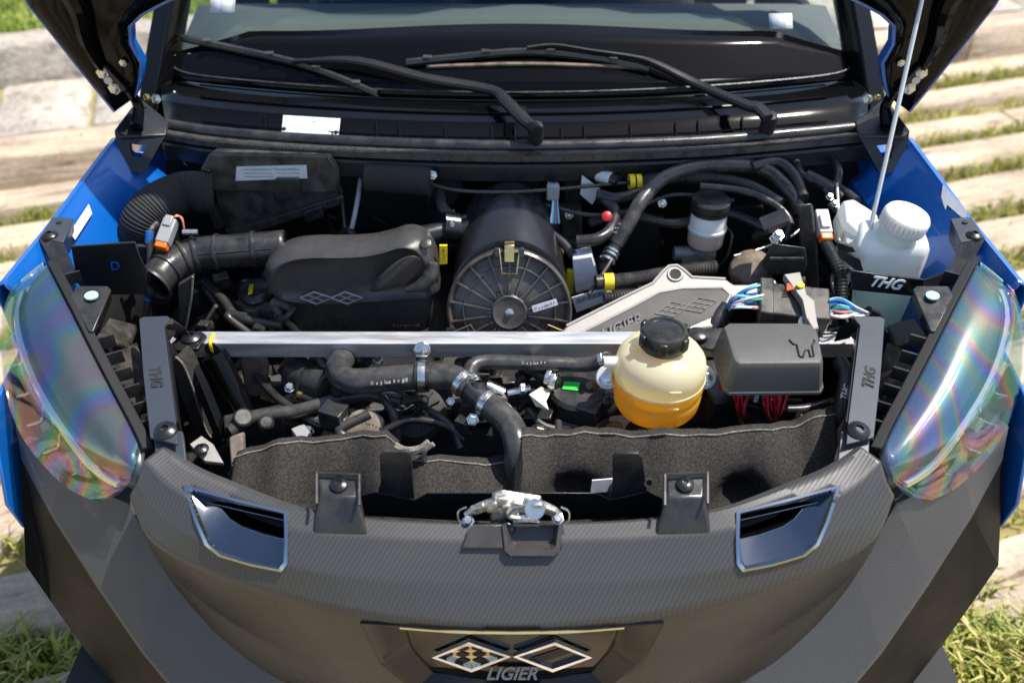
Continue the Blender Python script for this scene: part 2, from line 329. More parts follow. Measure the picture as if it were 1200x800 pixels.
while u < 6:      # raised edge, paving slabs, kerb
    L_ = random.uniform(1.7, 2.3); piece('edge_beam', L_ - .02, .20, .30, K['sleeper'], u + L_ / 2, 3.05, .13, 0, .012); u += L_
u = -4.2
while u < 6.5:
    L_ = random.uniform(.34, .46); piece('paving_slab', .56, L_ - .022, .12, K['slab'], u + L_ / 2, 3.45, .128 + random.uniform(-.006, .006), R(90) + random.uniform(-.01, .01), .004, 4); u += L_
u = -4.0
while u < 6.5:
    L_ = random.uniform(.85, 1.1); piece('kerb_stone', L_ - .018, .17, .32, K['slab'], u + L_ / 2, 3.84, .30, 0, .008); u += L_
mb = MB(); mb.add([gp(-40, 3.92, .26), gp(40, 3.92, .26), gp(40, 60, .26), gp(-40, 60, .26)], [(0, 1, 2, 3)]); obj('lawn_ground', mb, K['lawnsoil'], kind='structure')
mb = MB(); mb.add([gp(-40, 3.14, .10), gp(40, 3.14, .10), gp(40, 3.77, .10), gp(-40, 3.77, .10)], [(0, 1, 2, 3)]); obj('slab_bed', mb, K['soil'], kind='structure')

def blades(spots, mb, hmin, hmax, w=.004):
    vs = []; fs = []
    for (p, n, spread) in spots:
        hs_ = random.choice((.5, .8, 1.0, 1.0, 1.35))
        for _ in range(n):
            a = random.uniform(0, 6.283); q = p + V((random.gauss(0, spread), random.gauss(0, spread), 0)); h = random.uniform(hmin, hmax) * hs_; ln = random.uniform(.2, 1.1) * h
            d = V((math.cos(a), math.sin(a), 0)); s = V((-d.y, d.x, 0)) * w * random.uniform(.6, 1.4); k = len(vs)
            vs += [q - s, q + s, q + d * ln * .35 + V((0, 0, h * .7)) + s * .7, q + d * ln * .35 + V((0, 0, h * .7)) - s * .7, q + d * ln + V((0, 0, h * .85))]
            fs += [(k, k + 1, k + 2, k + 3), (k + 3, k + 2, k + 4)]
    mb.add(vs, fs)
mb = MB(); sp = []
def hidden(p): return abs(p.x) < .68 and p.y > -.1
for v in rows[4:-1]:
    u = -3.2
    while u < 4.2:
        u += random.uniform(.008, .02); p = gp(u, v + random.gauss(0, .020), -.02)
        if hidden(p) or abs(p.x) > 3.4: continue
        dens = .5 + .5 * math.sin(u * 3.1 + v * 7) * math.sin(u * 1.3 + v * 3)
        if random.random() < .25 + .75 * dens: sp.append((p, random.randint(6, 11), .020))
for _ in range(260): sp.append((at(1150, 775, z=0) + V((random.gauss(.02, .13), random.gauss(.02, .06), -.01)), 8, .02))
for _ in range(120): sp.append((at(60, 785, z=0) + V((random.gauss(0, .14), random.gauss(-.02, .05), -.01)), 8, .02))
blades(sp, mb, .035, .085)
obj('grass_between_sleepers', mb, K['grass'], label='yellow green grass growing in the gaps between the sleepers', cat='grass', kind='stuff', smooth=0, fixn=False)
mb = MB(); sp = []
for _ in range(14000):
    u = random.uniform(-4.5, 6); v = 3.98 + abs(random.gauss(0, 2.2)); sp.append((gp(u, v, .25), 5, .04))
blades(sp, mb, .04, .09, .007)
obj('lawn_grass', mb, K['lawn'], label='short green lawn beyond the stone kerb', cat='grass', kind='stuff', smooth=0, fixn=False)

mb = MB(); rd = random.Random(5)
for _ in range(420):
    u, v = rd.uniform(-3.2, 4.2), rd.uniform(-.6, 3.7); p = gp(u, v, .030 if v < 2.95 else .135); r = rd.uniform(.003, .009); a = rd.uniform(0, 3.1)
    mb.add([p + V((math.cos(a), math.sin(a), 0)) * r, p + V((-math.sin(a), math.cos(a), 0)) * r * .6, p - V((math.cos(a), math.sin(a), 0)) * r, p + V((math.sin(a), -math.cos(a), 0)) * r * .6, p + V((0, 0, r * .8))], [(0, 1, 4), (1, 2, 4), (2, 3, 4), (3, 0, 4), (0, 3, 2, 1)])
obj('debris', mb, mat('dry_debris', (.13, .09, .055), .9, var=.5, vscale=3), label='small dark stones and dry bits scattered over the sleepers', cat='debris', kind='stuff', smooth=0)

# ------------------------------------------------------------------ the car
car = bpy.data.objects.new('microcar', None); COL.objects.link(car)
car['label'] = 'blue microcar with its hood propped open over the engine bay'; car['category'] = 'car'
def P(name, mb, m, label=None, parent=None, **k): return obj(name, mb, m, parent or car, label, **k)
def bolt(p, n, r=.007, h=.005, m=None, parent=None, name='bolt', hexa=True):
    p = V(p); n = V(n).normalized(); b = MB()
    if hexa:
        b.lathe([(r * 1.35, 0), (r * 1.35, h * .25), (r * 1.0, h * .3), (r * 1.0, h * .9), (r * .85, h)], p, n, 6 if hexa == 1 else 16)
    else:
        b.lathe([(r * 1.3, 0), (r * 1.25, h * .35), (r * .9, h * .8), (r * .45, h), (r * .42, h * .55)], p, n, 18)
    return P(name, b, m or K['zinc'], parent=parent)
def world_row(row, nu, mirror=True):
    pts = [at(a, b, z=c) for a, b, c in row]
    if mirror: pts = pts + [V((-p.x, p.y, p.z)) for p in reversed(pts[:-1])]
    return resample(catmull(pts, 8), nu)

# --- nose panel of the bumper
NU = 221
rB = [(194, 522, .905), (230, 545, .893), (270, 562, .884), (350, 592, .870), (420, 604, .862), (500, 610, .857), (600, 612, .855)]
rC = [(168, 540, .903), (200, 572, .885), (258, 600, .869), (350, 622, .856), (420, 629, .851), (500, 633, .848), (600, 635, .846)]
rD = [(160, 566, .882), (192, 608, .852), (252, 640, .835), (345, 665, .822), (420, 677, .815), (500, 684, .811), (600, 687, .808)]
rE = [(152, 580, .865), (178, 632, .825), (250, 670, .80), (340, 698, .785), (420, 716, .777), (500, 728, .772), (600, 734, .770)]
rF = [(160, 606, .805), (190, 662, .74), (262, 722, .68), (345, 768, .642), (420, 800, .612), (500, 815, .602), (600, 822, .598)]
rG = [(172, 626, .77), (215, 702, .68), (285, 768, .605), (355, 810, .555), (430, 838, .525), (500, 850, .51), (600, 856, .505)]
W_ = [world_row(r, NU) for r in (rB, rC, rD, rE, rF, rG)]
B0 = [p + V((0, .006, -.045)) for p in W_[0]]; B1 = [p + V((0, .004, -.006)) for p in W_[0]]
Bl = [p.lerp(q, .18) + V((0, 0, .0015)) for p, q in zip(W_[0], W_[1])]
E1 = [p.lerp(q, .06) + V((0, -.001, .0)) for p, q in zip(W_[3], W_[4])]; E0 = [p.lerp(q, .94) for p, q in zip(W_[2], W_[3])]
FE = [p.lerp(q, .5) for p, q in zip(W_[3], W_[4])]
G2 = [p + V((0, .03, -.03)) for p in W_[5]]
from mathutils.bvhtree import BVHTree
def inpoly(x, y, poly):
    c = False
    for (x0, y0), (x1, y1) in zip(poly, poly[1:] + poly[:1]):
        if (y0 > y) != (y1 > y) and x < (x1 - x0) * (y - y0) / (y1 - y0) + x0: c = not c
    return c
def project(p):
    d = p - CAM; t = d.dot(FW); return 600 + d.x / t * FPX, 400 - d.dot(UP) / t * FPX
seq = [B0, B1, Bl, W_[1], W_[2], E0, E1, FE, W_[4], W_[5], G2]; cnt = [2, 2, 5, 14, 12, 2, 16, 16, 10, 4]; nrows = []; zone = []
for (a, b, n_) in zip(seq, seq[1:], cnt):
    for k in range(n_): nrows.append([p.lerp(q, k / n_) for p, q in zip(a, b)]); zone.append(0 if len(nrows) <= 37 else 1)
nrows.append(seq[-1])
IN_O = [(215, 569), (275, 585), (337, 600), (338, 630), (337, 660), (330, 668), (295, 661), (258, 650), (242, 637), (230, 610)]
IN_I = [(238, 583), (283, 594), (332, 606), (333, 620), (333, 633), (328, 634), (305, 629), (276, 619), (262, 610), (252, 598)]
BADGE_O = [(424, 728), (510, 735), (600, 737), (690, 735), (776, 728), (752, 775), (715, 806), (600, 815), (485, 806), (448, 775)]
CUP = [(590, 611), (660, 611), (656, 645), (650, 651), (598, 651), (592, 645)]
def shrink(poly, k):
    cx = sum(a for a, b in poly) / len(poly); cy = sum(b for a, b in poly) / len(poly); return [(cx + (a - cx) * k, cy + (b - cy) * k) for a, b in poly]
holes = [shrink(IN_O, .94), shrink([(1200 - a, b) for a, b in IN_O], .94), shrink(BADGE_O, .96), shrink(CUP, .93)]
full = MB(); full.grid(nrows); BV = BVHTree.FromPolygons(full.v, full.f)
def onnose(px, py, o=0):
    d = ray(px, py).normalized(); h = BV.ray_cast(CAM, d)
    if h[0] is None: return at(px, py, z=.7)
    n = h[1] if h[1].dot(d) < 0 else -h[1]; return h[0] + n * o
mb = MB(); mb.v = full.v
for i, f in enumerate(full.f):
    c = sum((full.v[k] for k in f), V()) / 4; x, y = project(c)
    if any(inpoly(x, y, h) for h in holes): continue
    mb.f.append(f); mb.m.append(zone[i // (NU - 1)])
K['lowernose'] = mat('satin_bumper_plastic', (.030, .027, .025), .30, bump=.2, bscale=900, rvar=.08, vscale=10)
nose = P('bumper_nose', mb, [K['carbon'], K['lowernose']], 'dark grey nose panel with a fine diagonal weave', smooth=45, solid=.003)
# --- bumper corners and lower lip
st = [((18, 500, .845), (24, 530, .812), (30, 662, .655)), ((70, 556, .825), (60, 598, .770), (60, 705, .58)), ((150, 590, .815), (112, 680, .70), (92, 750, .515)),
      ((196, 672, .718), (168, 762, .62), (135, 806, .45)), ((288, 766, .602), (218, 822, .556), (190, 872, .40)), ((400, 832, .53), (330, 884, .48), (300, 932, .34)), ((600, 862, .492), (600, 912, .43), (600, 962, .30))]
rows_ = []
for k in range(3):
    pts = [at(*s[k][:2], z=s[k][2]) for s in st]; pts = pts + [V((-p.x, p.y, p.z)) for p in reversed(pts[:-1])]; rows_.append(resample(catmull(pts, 8), 49) if False else pts)
up = [p + V((0, .05, -.01)) for p in rows_[0]]; lo = [p + V((0, .06, -.10)) for p in rows_[2]]
c0 = [a.lerp(b, .95) for a, b in zip(rows_[0], rows_[1])]; c1 = [a.lerp(b, .05) for a, b in zip(rows_[1], rows_[2])]
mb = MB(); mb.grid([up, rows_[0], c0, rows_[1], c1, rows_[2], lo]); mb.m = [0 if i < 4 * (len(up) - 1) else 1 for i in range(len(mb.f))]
K['bumpside'] = mat('smooth_bumper_side_in_shade', (.009, .008, .0075), .55, bump=.2, bscale=900, rvar=.08, vscale=10, spec=.12)  # smoother finish, with the outer facets' shade also put into its colour
K['bumper'] = mat('textured_bumper_plastic', (.062, .062, .064), .50, bump=.9, bscale=700, rvar=.06)
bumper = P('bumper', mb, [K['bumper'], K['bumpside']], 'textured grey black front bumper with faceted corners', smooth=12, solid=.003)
# number plate area and lower grille out of frame
mb = MB(); mb.box((0, .02, .33), (1.1, .06, .22)); P('grille', mb, K['matte'], bevel=.02)
# --- mount towers, air intakes
for s in (-1, 1):
    f = lambda px, py, z: at(M(px, s), py, z=z)
    b = [f(366, 628, .853), f(432, 628, .853), f(424, 598, .868), f(372, 594, .871)]
    t = [f(376, 582, .889), f(418, 583, .888), f(420, 558, .893), f(372, 555, .895)]
    mb = MB(); mb.loft([[p + V((0, 0, -.012)) for p in b], [b[0].lerp(t[0], .15), b[1].lerp(t[1], .15), b[2].lerp(t[2], .5), b[3].lerp(t[3], .5)], t])
    tw = P('mount_tower', mb, K['plastic'], parent=nose, bevel=.003, smooth=30)
    mb = MB()
    for a, b_ in ((f(371, 590, .893), f(371, 553, .901)), (f(421, 592, .892), f(421, 556, .900))): mb.tube([a, b_], .0022, 6)
    mb.tube([f(371, 554, .901), f(421, 556, .900)], .0022, 6); P('rim', mb, K['plastic'], parent=nose)
    bolt(f(397, 567, .8945), (0, -.2, 1), .009, .004, K['darkbolt'], parent=nose, hexa=False)
    # chrome lined intake recess, set into the opening of the nose
    mo = [(M(a, s), b) for a, b in IN_O]; mi = [(M(a, s), b) for a, b in IN_I]
    O2 = [onnose(a, b, -.012) for a, b in shrink(mo, 1.0)]; O = [onnose(a, b, .0035) for a, b in shrink(mo, 1.01)]; Oi = [onnose(a, b, .0035) for a, b in shrink(mo, .93)]; Oj = [onnose(a, b, -.002) for a, b in shrink(mo, .89)]
    I = [onnose(a, b, -.016) for a, b in mi]; cI = sum(I, V()) / len(I); Ij = [p + (cI - p) * .04 for p in I]
    Ii = [onnose(a, b, -.040) + V((0, .012, 0)) for a, b in shrink(mi, 1.05)]
    mb = MB(); mb.loft([O2, O, Oi, Oj], cap=False); mb.mi = 1; mb.loft([Oj, I], cap=False); mb.mi = 0; mb.loft([I, Ij], cap=False); mb.mi = 2; mb.loft([Ij, Ii], cap=False); mb.add(Ii, [tuple(range(len(Ii)))])
    P('air_intake', mb, [K['darkchrome'], K['smoke'], K['gloss']], 'chrome rimmed air intake on the %s of the nose' % ('left' if s < 0 else 'right'), smooth=35)
# --- emblem
K['badgeframe'] = mat('gloss_black_badge_frame', (.008, .008, .009), .18)
K['goldplate'] = mat('tinted_mirror', (.55, .48, .30), .12, 1)
p0 = at(600, 775, z=.712); nn = V((0, -.875, .48)).normalized()
e = lambda px, py, o=0: onnose(px, py, o - .016)
inner = [(468, 735), (520, 739), (600, 741), (680, 739), (732, 735), (722, 770), (695, 800), (600, 812), (505, 800), (478, 770)]
def dens(poly, n=5):
    o = []
    for (a, b), (c, d) in zip(poly, poly[1:] + poly[:1]): o += [(a + (c - a) * k / n, b + (d - b) * k / n) for k in range(n)]
    return o
mb = MB(); mb.loft([[onnose(a, b, -.01) for a, b in dens(BADGE_O)], [onnose(a, b, .003) for a, b in dens(shrink(BADGE_O, 1.01))], [onnose(a, b, .003) for a, b in dens(shrink(BADGE_O, .97))], [e(a, b, .0) for a, b in dens(inner)]], cap=False)
def fillgrid(mb, poly, o, nx=40, ny=10):
    ys = [b for a, b in poly]; y0_, y1_ = min(ys), max(ys); rws = []
    for j in range(ny + 1):
        y = y0_ + .01 + (y1_ - y0_ - .02) * j / ny; xs_ = []
        for (a, b), (c, d) in zip(poly, poly[1:] + poly[:1]):
            if (b > y) != (d > y): xs_.append(a + (c - a) * (y - b) / (d - b))
        l, r = min(xs_), max(xs_); rws.append([e(l + (r - l) * i / nx, y, o) for i in range(nx + 1)])
    mb.grid(rws)
badge = P('grille_badge', mb, K['badgeframe'], 'dark badge plate with two chrome diamonds on the nose', smooth=30)
mb = MB(); fillgrid(mb, inner, .001); P('badge_plate', mb, K['mirror'], parent=badge, solid=.002)
mb = MB(); mb.tube([e(468, 738, .009), e(530, 742, .010), e(600, 743.5, .010), e(670, 742, .010), e(732, 738, .009)], .0052, 8); P('chrome_bar', mb, K['chrome'], parent=badge)
for s, name in ((-1, 'checker'), (1, 'stripe')):
    d = [(505, 775), (549, 757), (599, 774), (552, 792)]; d = [(M(a, s), b) for a, b in d]
    mb = MB(); mb.loft([[e(a, b, .004) for a, b in d], [e(a, b, .010) for a, b in d], [e((a - M(551, s)) * .86 + M(551, s), (b - 774) * .8 + 774, .010) for a, b in d], [e((a - M(551, s)) * .86 + M(551, s), (b - 774) * .8 + 774, .005) for a, b in d]], cap=False)
    P('diamond_frame', mb, K['chrome'], parent=badge, smooth=20)
    A, B_, C_, D_ = [e((a - M(551, s)) * .84 + M(551, s), (b - 774) * .78 + 774, .0062) for a, b in d]
    mb = MB(); n_ = 4 if s < 0 else 3
    for i in range(n_):
        for j in range(n_ if s < 0 else 1):
            if s < 0 and (i + j) % 2: continue
            if s > 0 and i != 1: continue
            u0, u1 = i / n_, (i + 1) / n_; v0, v1 = (j / n_, (j + 1) / n_) if s < 0 else (0, 1)
            bl = lambda u, v: A.lerp(B_, u).lerp(D_.lerp(C_, u), v)
            mb.add([bl(u0, v0), bl(u1, v0), bl(u1, v1), bl(u0, v1)], [(0, 1, 2, 3)])
    P('checker_squares' if s < 0 else 'diamond_stripe', mb, K['gloss'], parent=badge, fixn=False)
    mb = MB(); g = [A - nn * .001, B_ - nn * .001, C_ - nn * .001, D_ - nn * .001]; mb.add(g, [(0, 1, 2, 3)]); P('diamond_field', mb, K['goldplate'] if s < 0 else K['mirror'], parent=badge)
text('lettering', 'LIGIER', .024, frame(e(599, 795, .008), (1, 0, 0), UP), K['cast'], badge, .003, .35, .0004)

# --- headlights
hl = [[(52, 306, .99), (40, 315, .99), (28, 325, .987), (20, 332, .982), (12, 340, .978)], [(80, 360, .97), (46, 364, .973), (16, 366, .968), (7, 370, .958), (1, 376, .95)],
      [(105, 410, .945), (70, 424, .946), (32, 430, .933), (16, 438, .915), (4, 448, .895)], [(132, 462, .92), (100, 480, .92), (68, 494, .902), (46, 506, .875), (27, 514, .85)],
      [(152, 500, .905), (130, 525, .90), (108, 544, .872), (90, 555, .842), (73, 567, .815)], [(164, 526, .895), (158, 550, .885), (149, 569, .857), (135, 581, .832), (112, 588, .81)]]
for s in (-1, 1):
    cols = []
    for k in range(5):
        c = [at(M(a, s), b, z=z) for a, b, z in [r[k] for r in hl]]; cols.append(resample(catmull(c, 8), 25))
    rowsL = []
    for i in range(25): rowsL.append(catmull([cols[k][i] for k in range(5)], 3))
    nr = len(rowsL[0]); ri = 6
    inw = V((-s * .35, .35, -1)).normalized()
    skirt_o = [r[-1] + V((-s * .03, .03, -.01)) for r in rowsL]; skirt_i = [r[0] + V((-s * 0, .0, -.03)) for r in rowsL]
    mb = MB(); mb.grid([[skirt_i[i]] + rowsL[i] + [skirt_o[i]] for i in range(25)])
    side = 'left' if s < 0 else 'right'
    hd = P('headlight', mb, K['lens'], 'swept clear headlight with rainbow sheen on the %s' % side, smooth=30, solid=.0025)
    K['housing'] = K.get('housing') or mat('headlight_housing', (.05, .062, .085), .25, rvar=.08, vscale=12)
    H = [[p + inw * (.010 + .012 * (j / nr)) for j, p in enumerate(r[:ri + 1])] for r in rowsL]
    mb = MB(); mb.grid(H); P('housing', mb, K['housing'], parent=hd, smooth=40, solid=.003)
    mb = MB(); path = [r[ri] + inw * .004 for r in rowsL[1:-1]]
    mb.loft([[p + V((-s * .003, .001, -.002)), p + V((s * .002, -.002, -.002)), p + V((s * .004, -.004, -.008)), p + V((s * .002, -.001, -.012)), p + V((-s * .002, .002, -.012))] for p in path]); P('chrome_strip', mb, K['chrome'], parent=hd, smooth=40)
    K['reflect'] = K.get('reflect') or mat('headlight_reflector', (.62, .58, .50), .16, .9, var=.25, vscale=16, rvar=.15)
    S_ = [[p + inw * .035 + V((-s * .02, .02, 0)) for p in r[ri:]] for r in rowsL]
    mb = MB(); mb.grid(S_); P('reflector', mb, K['reflect'], parent=hd, smooth=40, solid=.003)
    for i in range(4, 22, 3):
        a_, b_ = rowsL[i][ri + 1] + inw * .012, rowsL[i][-2] + inw * .014; mb = MB(); mb.tube([a_, a_.lerp(b_, .5) + inw * .012, b_], .0022, 6, 3); P('reflector_rib', mb, K['chrome'], parent=hd)
    for i in (8, 14):
        c = rowsL[i][ri + 2] + inw * .022; ax = V((s * .45, -.75, .3)); mb = MB(); mb.box(c, (.022, .016, .012), frame(c, ax.orthogonal(), ax).to_3x3()); P('led_block', mb, K['grey'], parent=hd, bevel=.002)
    # back shell, dark side of the lamp
    mb = MB(); mb.grid([[r[0] + V((0, 0, -.03)), r[0] + V((-s * -.0, .02, -.12)), r[-1] + V((-s * .05, .05, -.06)), r[-1] + V((-s * .03, .03, -.01))] for r in rowsL]); P('lamp_back', mb, K['matte'], parent=hd)
    # mounting rail along the inner edge
    g = lambda px, py, z: at(M(px, s), py, z=z)
    inner_e = [r[0] for r in rowsL]
    mb = MB(); mb.loft([[p + V((-s * .002, .002, -.001)), p + V((-s * .015, .008, -.003)), p + V((-s * .015, .008, -.022)), p + V((-s * .002, .002, -.022))] for p in inner_e]); rail = P('headlight_rail', mb, K['matte'], 'black ribbed mounting rail along the %s headlight' % side, bevel=.0015)
    for i in (2, 5, 8, 11, 13, 15, 17, 19, 21, 23):
        p = inner_e[i]; mb = MB(); mb.box(p + V((-s * .024, .012, -.016)), (.024, .0035, .020), Matrix.Rotation(-s * .5, 3, 'Z')); P('rib', mb, K['plastic'], parent=rail)
    # lower bracing towards the bay
    mb = MB()
    mb.prism([g(120, 420, .92), g(160, 400, .88), g(172, 440, .86), g(160, 500, .88), g(146, 470, .90)], (0, 0, -.012))
    mb.prism([g(112, 395, .93), g(128, 372, .90), g(160, 380, .87), g(150, 405, .89)], (0, 0, -.01)); P('brace', mb, K['dusty'], parent=rail, bevel=.002)
    tri = [g(89, 335, .975), g(126, 335, .972), g(130, 339, .971), g(109, 388, .955), g(104, 388, .956), g(83, 347, .973)]
    mb = MB(); mb.loft([[p + V((0, 0, -.004)) for p in tri], tri]); tb = P('adjuster_tab', mb, K['plastic'], 'dark triangular tab with a pale cyan dot by the %s headlight' % side, bevel=.001)
    mb = MB(); mb.prism([g(130, 339, .967), g(109, 388, .951), g(112, 400, .90), g(131, 352, .91)], (s * .004, 0, 0)); P('web', mb, K['plastic'], parent=tb)
    pc = g(107, 346, .9745); n3 = (tri[1] - tri[0]).cross(tri[5] - tri[0]).normalized(); n3 = n3 if n3.z > 0 else -n3
    mb = MB(); mb.lathe([(.0095, -.002), (.0095, .0006)], pc, n3, 20); P('sticker', mb, K['cyan'], parent=tb)

# --- fenders
for s in (-1, 1):
    g = lambda px, py, z: at(M(px, s), py, z=z); side = 'left' if s < 0 else 'right'
    X = s * .748
    rim = catmull([g(137, 160, 1.043), g(104, 204, 1.022), (g(64, 258, 1.002)), g(30, 300, .992), g(4, 332, .985)], 5)
    rimo = [p + V((s * .010, -.002, -.003)) for p in rim]
    rimo2 = [p + V((s * .018, 0, -.02)) for p in rim]
    low = [p + V((s * .020, 0, -.30)) for p in rim]; inn = [p + V((-s * .003, .0, -.008)) for p in rim]
    shelf = [p + V((-s * (.045 + .03 * (1 - i / 20)), .015, -.095)) for i, p in enumerate(rim)]; inner2 = [p + V((-s * .085, .03, -.28)) for p in rim]
    mb = MB(); mb.grid([low, rimo2, rimo, rim, inn, shelf, inner2]); mb.m = [1 if (i >= 5 * (len(rim) - 1) and s < 0) else 0 for i in range(len(mb.f))]; fd = P('fender', mb, [K['blue'], K['void']], 'blue %s front fender with its inner flange' % side, smooth=30, solid=.002)  # left lower strip blackened, the bay's shade put into its colour
    # front part of the fender below the headlight
    a = [V((X, .24, .50)), V((X, .70, .45)), V((X, .72, .72)), V((X, .36, .90)), V((X * .99, .20, .885)), V((X * .985, .15, .84)), V((X * .985, .115, .75)), V((X * .985, .125, .69)), V((X * .99, .17, .60))]
    mb = MB(); mb.loft([a, [p + V((-s * .006, 0, 0)) for p in a]]); P('fender_skin', mb, K['blue'], parent=fd, bevel=.002)
    # stamped bulge of the inner panel
    bl = [g(128, 182, .985), g(126, 194, .98), g(128, 222, .955), g(116, 246, .94), g(146, 262, .89), g(170, 240, .87), g(150, 200, .93)]
    mb = MB(); mb.prism(bl, (-s * .03, .01, -.04)); P('stamped_panel', mb, K['blue'], parent=fd, bevel=.006)
    wall = [g(150, 176, .98), g(215, 182, .94), g(222, 280, .74), g(150, 300, .74), g(128, 250, .85)]
    mb = MB(); mb.prism(wall, (s * .02, .02, -.02)); P('fender_wall', mb, K['blue'], parent=fd, bevel=.004)
    # body side behind
    mb = MB(); yz = [(.62, .30), (1.9, .30), (1.9, .98), (1.05, .98), (.85, .92), (.68, .86)]
    mb.loft([[V((X + s * .004, y, z)) for y, z in yz], [V((X - s * .03, y, z)) for y, z in yz]]); P('door', mb, K['blue'], bevel=.01)
    # plate with hole, leg and sticker at the fender
    pl = [g(46, 278, 1.000), g(62, 254, 1.005), g(86, 256, 1.0), (g(74, 284, .994))]
    mb = MB(); mb.prism(pl, (0, 0, -.003)); br = P('fender_bracket', mb, K['powder'], 'grey steel bracket plate bolted at the %s fender' % side, bevel=.0008)
    mb = MB(); mb.prism([g(45, 279, .999), g(74, 285, .993), g(82, 305, .97), g(92, 328, .95), g(78, 332, .95), g(62, 310, .97)], (0, .003, -.006)); mb.prism([g(74, 284, .993), g(86, 257, .998), g(88, 282, .965), g(78, 300, .96)], (s * .003, 0, 0)); P('leg', mb, K['plastic'], parent=br)
    bolt(g(58, 276, .998), (0, 0, 1), .010, .006, K['darkbolt'], parent=br, hexa=False); 
    mb = MB(); mb.lathe([(.0045, 0), (.0045, .002)], g(69, 261, 1.0015), (0, 0, 1), 14); P('hole', mb, K['void'], parent=br)
    n3 = V((-s * .8, -.25, .55)).normalized(); p0 = g(96, 250, 1.0) + V((-s * .022, 0, -.018))
    # black wheel-well side of the bay
    mb = MB(); mb.box((s * .66, .52, .66), (.10, .56, .14)); P('wheel_arch', mb, K['void'])
# sticker and lettering on the inner flanges
def flange_pt(px, py, s, o=.0):
    # lies on the sloped inner flange of the fender
    a = at(M(104, s), 204, z=1.022); b = at(M(30, s), 300, z=.992); n3 = (b - a).cross(V((-s * .06, .015, -.07))).normalized()
    if n3.z < 0: n3 = -n3
    return onp(px, py, a + V((-s * .003, 0, -.008)) + n3 * o, n3)
mb = MB(); q = [(82, 272), (104, 239), (108, 250), (88, 281)]
mb.loft([[flange_pt(a, b, -1, .0015) for a, b in q], [flange_pt(a, b, -1, .004) for a, b in q]]); lb = P('fender_label', mb, K['white'], 'small silver label on the left fender flange')
mb = MB(); q = [(1105, 216), (1133, 247), (1132, 259), (1110, 240), (1108, 246), (1103, 231)]
mb.loft([[flange_pt(a, b, 1, .0015) for a, b in q], [flange_pt(a, b, 1, .004) for a, b in q]]); P('fender_decal', mb, K['white'], 'grey white figure shaped decal on the right fender flange')

# --- wheels
def wheel(x, y, label):
    s_ = 1 if x > 0 else -1; mb = MB(); mb.lathe([(.17, -.065), (.25, -.070), (.268, -.055), (.272, 0), (.268, .055), (.25, .070), (.17, .065)], (x, y, .272), (1, 0, 0), 40); w = P('wheel', mb, K['rubber'], label)
    mb = MB(); mb.lathe([(.03, .02), (.15, .05), (.172, .068), (.168, .055), (.14, .02), (.001, .0)], (x, y, .272), (s_, 0, 0), 40, cap=False); P('rim', mb, K['cast'], parent=w)
for x, y, l_ in ((-.66, .55, 'left front wheel under the fender'), (.66, .55, 'right front wheel under the fender'), (-.66, 1.75, 'left rear wheel'), (.66, 1.75, 'right rear wheel')): wheel(x, y, l_)
# --- bay liner, matte black boxes added to keep the bay dark
mb = MB(); mb.box((0, .40, .44), (1.40, .80, .02)); mb.box((0, .84, .70), (1.40, .02, .56)); mb.box((0, .045, .58), (1.20, .01, .28)); P('dark_bay_filler', mb, K['void'])

# ------------------------------------------------------------------ cowl, windscreen, wipers, hood
GS = math.tan(R(40))
def gz(x, y): return 1.05 + (y - .86 - .22 * x * x) * GS
def onglass(px, py, off=0):
    d = ray(px, py); lo, hi = .6, 4.0
    for _ in range(50):
        m = (lo + hi) / 2; p = CAM + d * m
        if p.z - off > max(gz(p.x, p.y), 1.044): lo = m
        else: hi = m
    return CAM + d * lo
seal_px = [(193, 146), (260, 156), (400, 166), (600, 172), (800, 167), (940, 156), (1020, 148)]
sp_ = [at(a, b, z=1.03) for a, b in seal_px]
# black cowl box behind the seal
bp = resample(catmull(sp_, 8), 33)
gb = []
for i in range(33):
    x = -.70 + 1.40 * i / 32; gb.append(V((x, .86 + .22 * x * x, 1.05)))
mb = MB(); r0 = [p + V((0, .0, -.06)) for p in bp]; r1 = [p + V((0, .004, -.012)) for p in bp]; r2 = [p.lerp(q, .35) + V((0, 0, -.006)) for p, q in zip(bp, gb)]; r3 = [p.lerp(q, .45) + V((0, 0, .004)) for p, q in zip(bp, gb)]; r4 = [p.lerp(q, .8) + V((0, 0, .004)) for p, q in zip(bp, gb)]; r5 = [p + V((0, -.012, -.012)) for p in gb]; r6 = [p + V((0, .10, .0)) for p in gb]
mb.grid([r0, r1, r2, r3, r4, r5, r6]); cowl = P('cowl_panel', mb, K['gloss'], 'glossy black cowl panel below the windscreen', smooth=25, solid=.003)
for k_, (t_, dz_) in enumerate(((.22, -.004), (.62, .006), (.90, .004))):
    mb = MB(); mb.tube(None, .0022, 6, path=[p.lerp(q, t_) + V((0, 0, dz_)) for p, q in zip(bp, gb)][2:-2]); P('cowl_ridge', mb, K['gloss'], parent=cowl)
for k_ in range(14):
    x_ = -.46 + k_ * .07; i_ = int((x_ + .70) / 1.40 * 32); a_, b_ = bp[i_].lerp(gb[i_], .18), bp[i_].lerp(gb[i_], .40); mb = MB(); mb.tube([a_ + V((0, 0, -.006)), b_ + V((0, 0, .002))], .0022, 5); P('cowl_rib', mb, K['gloss'], parent=cowl)
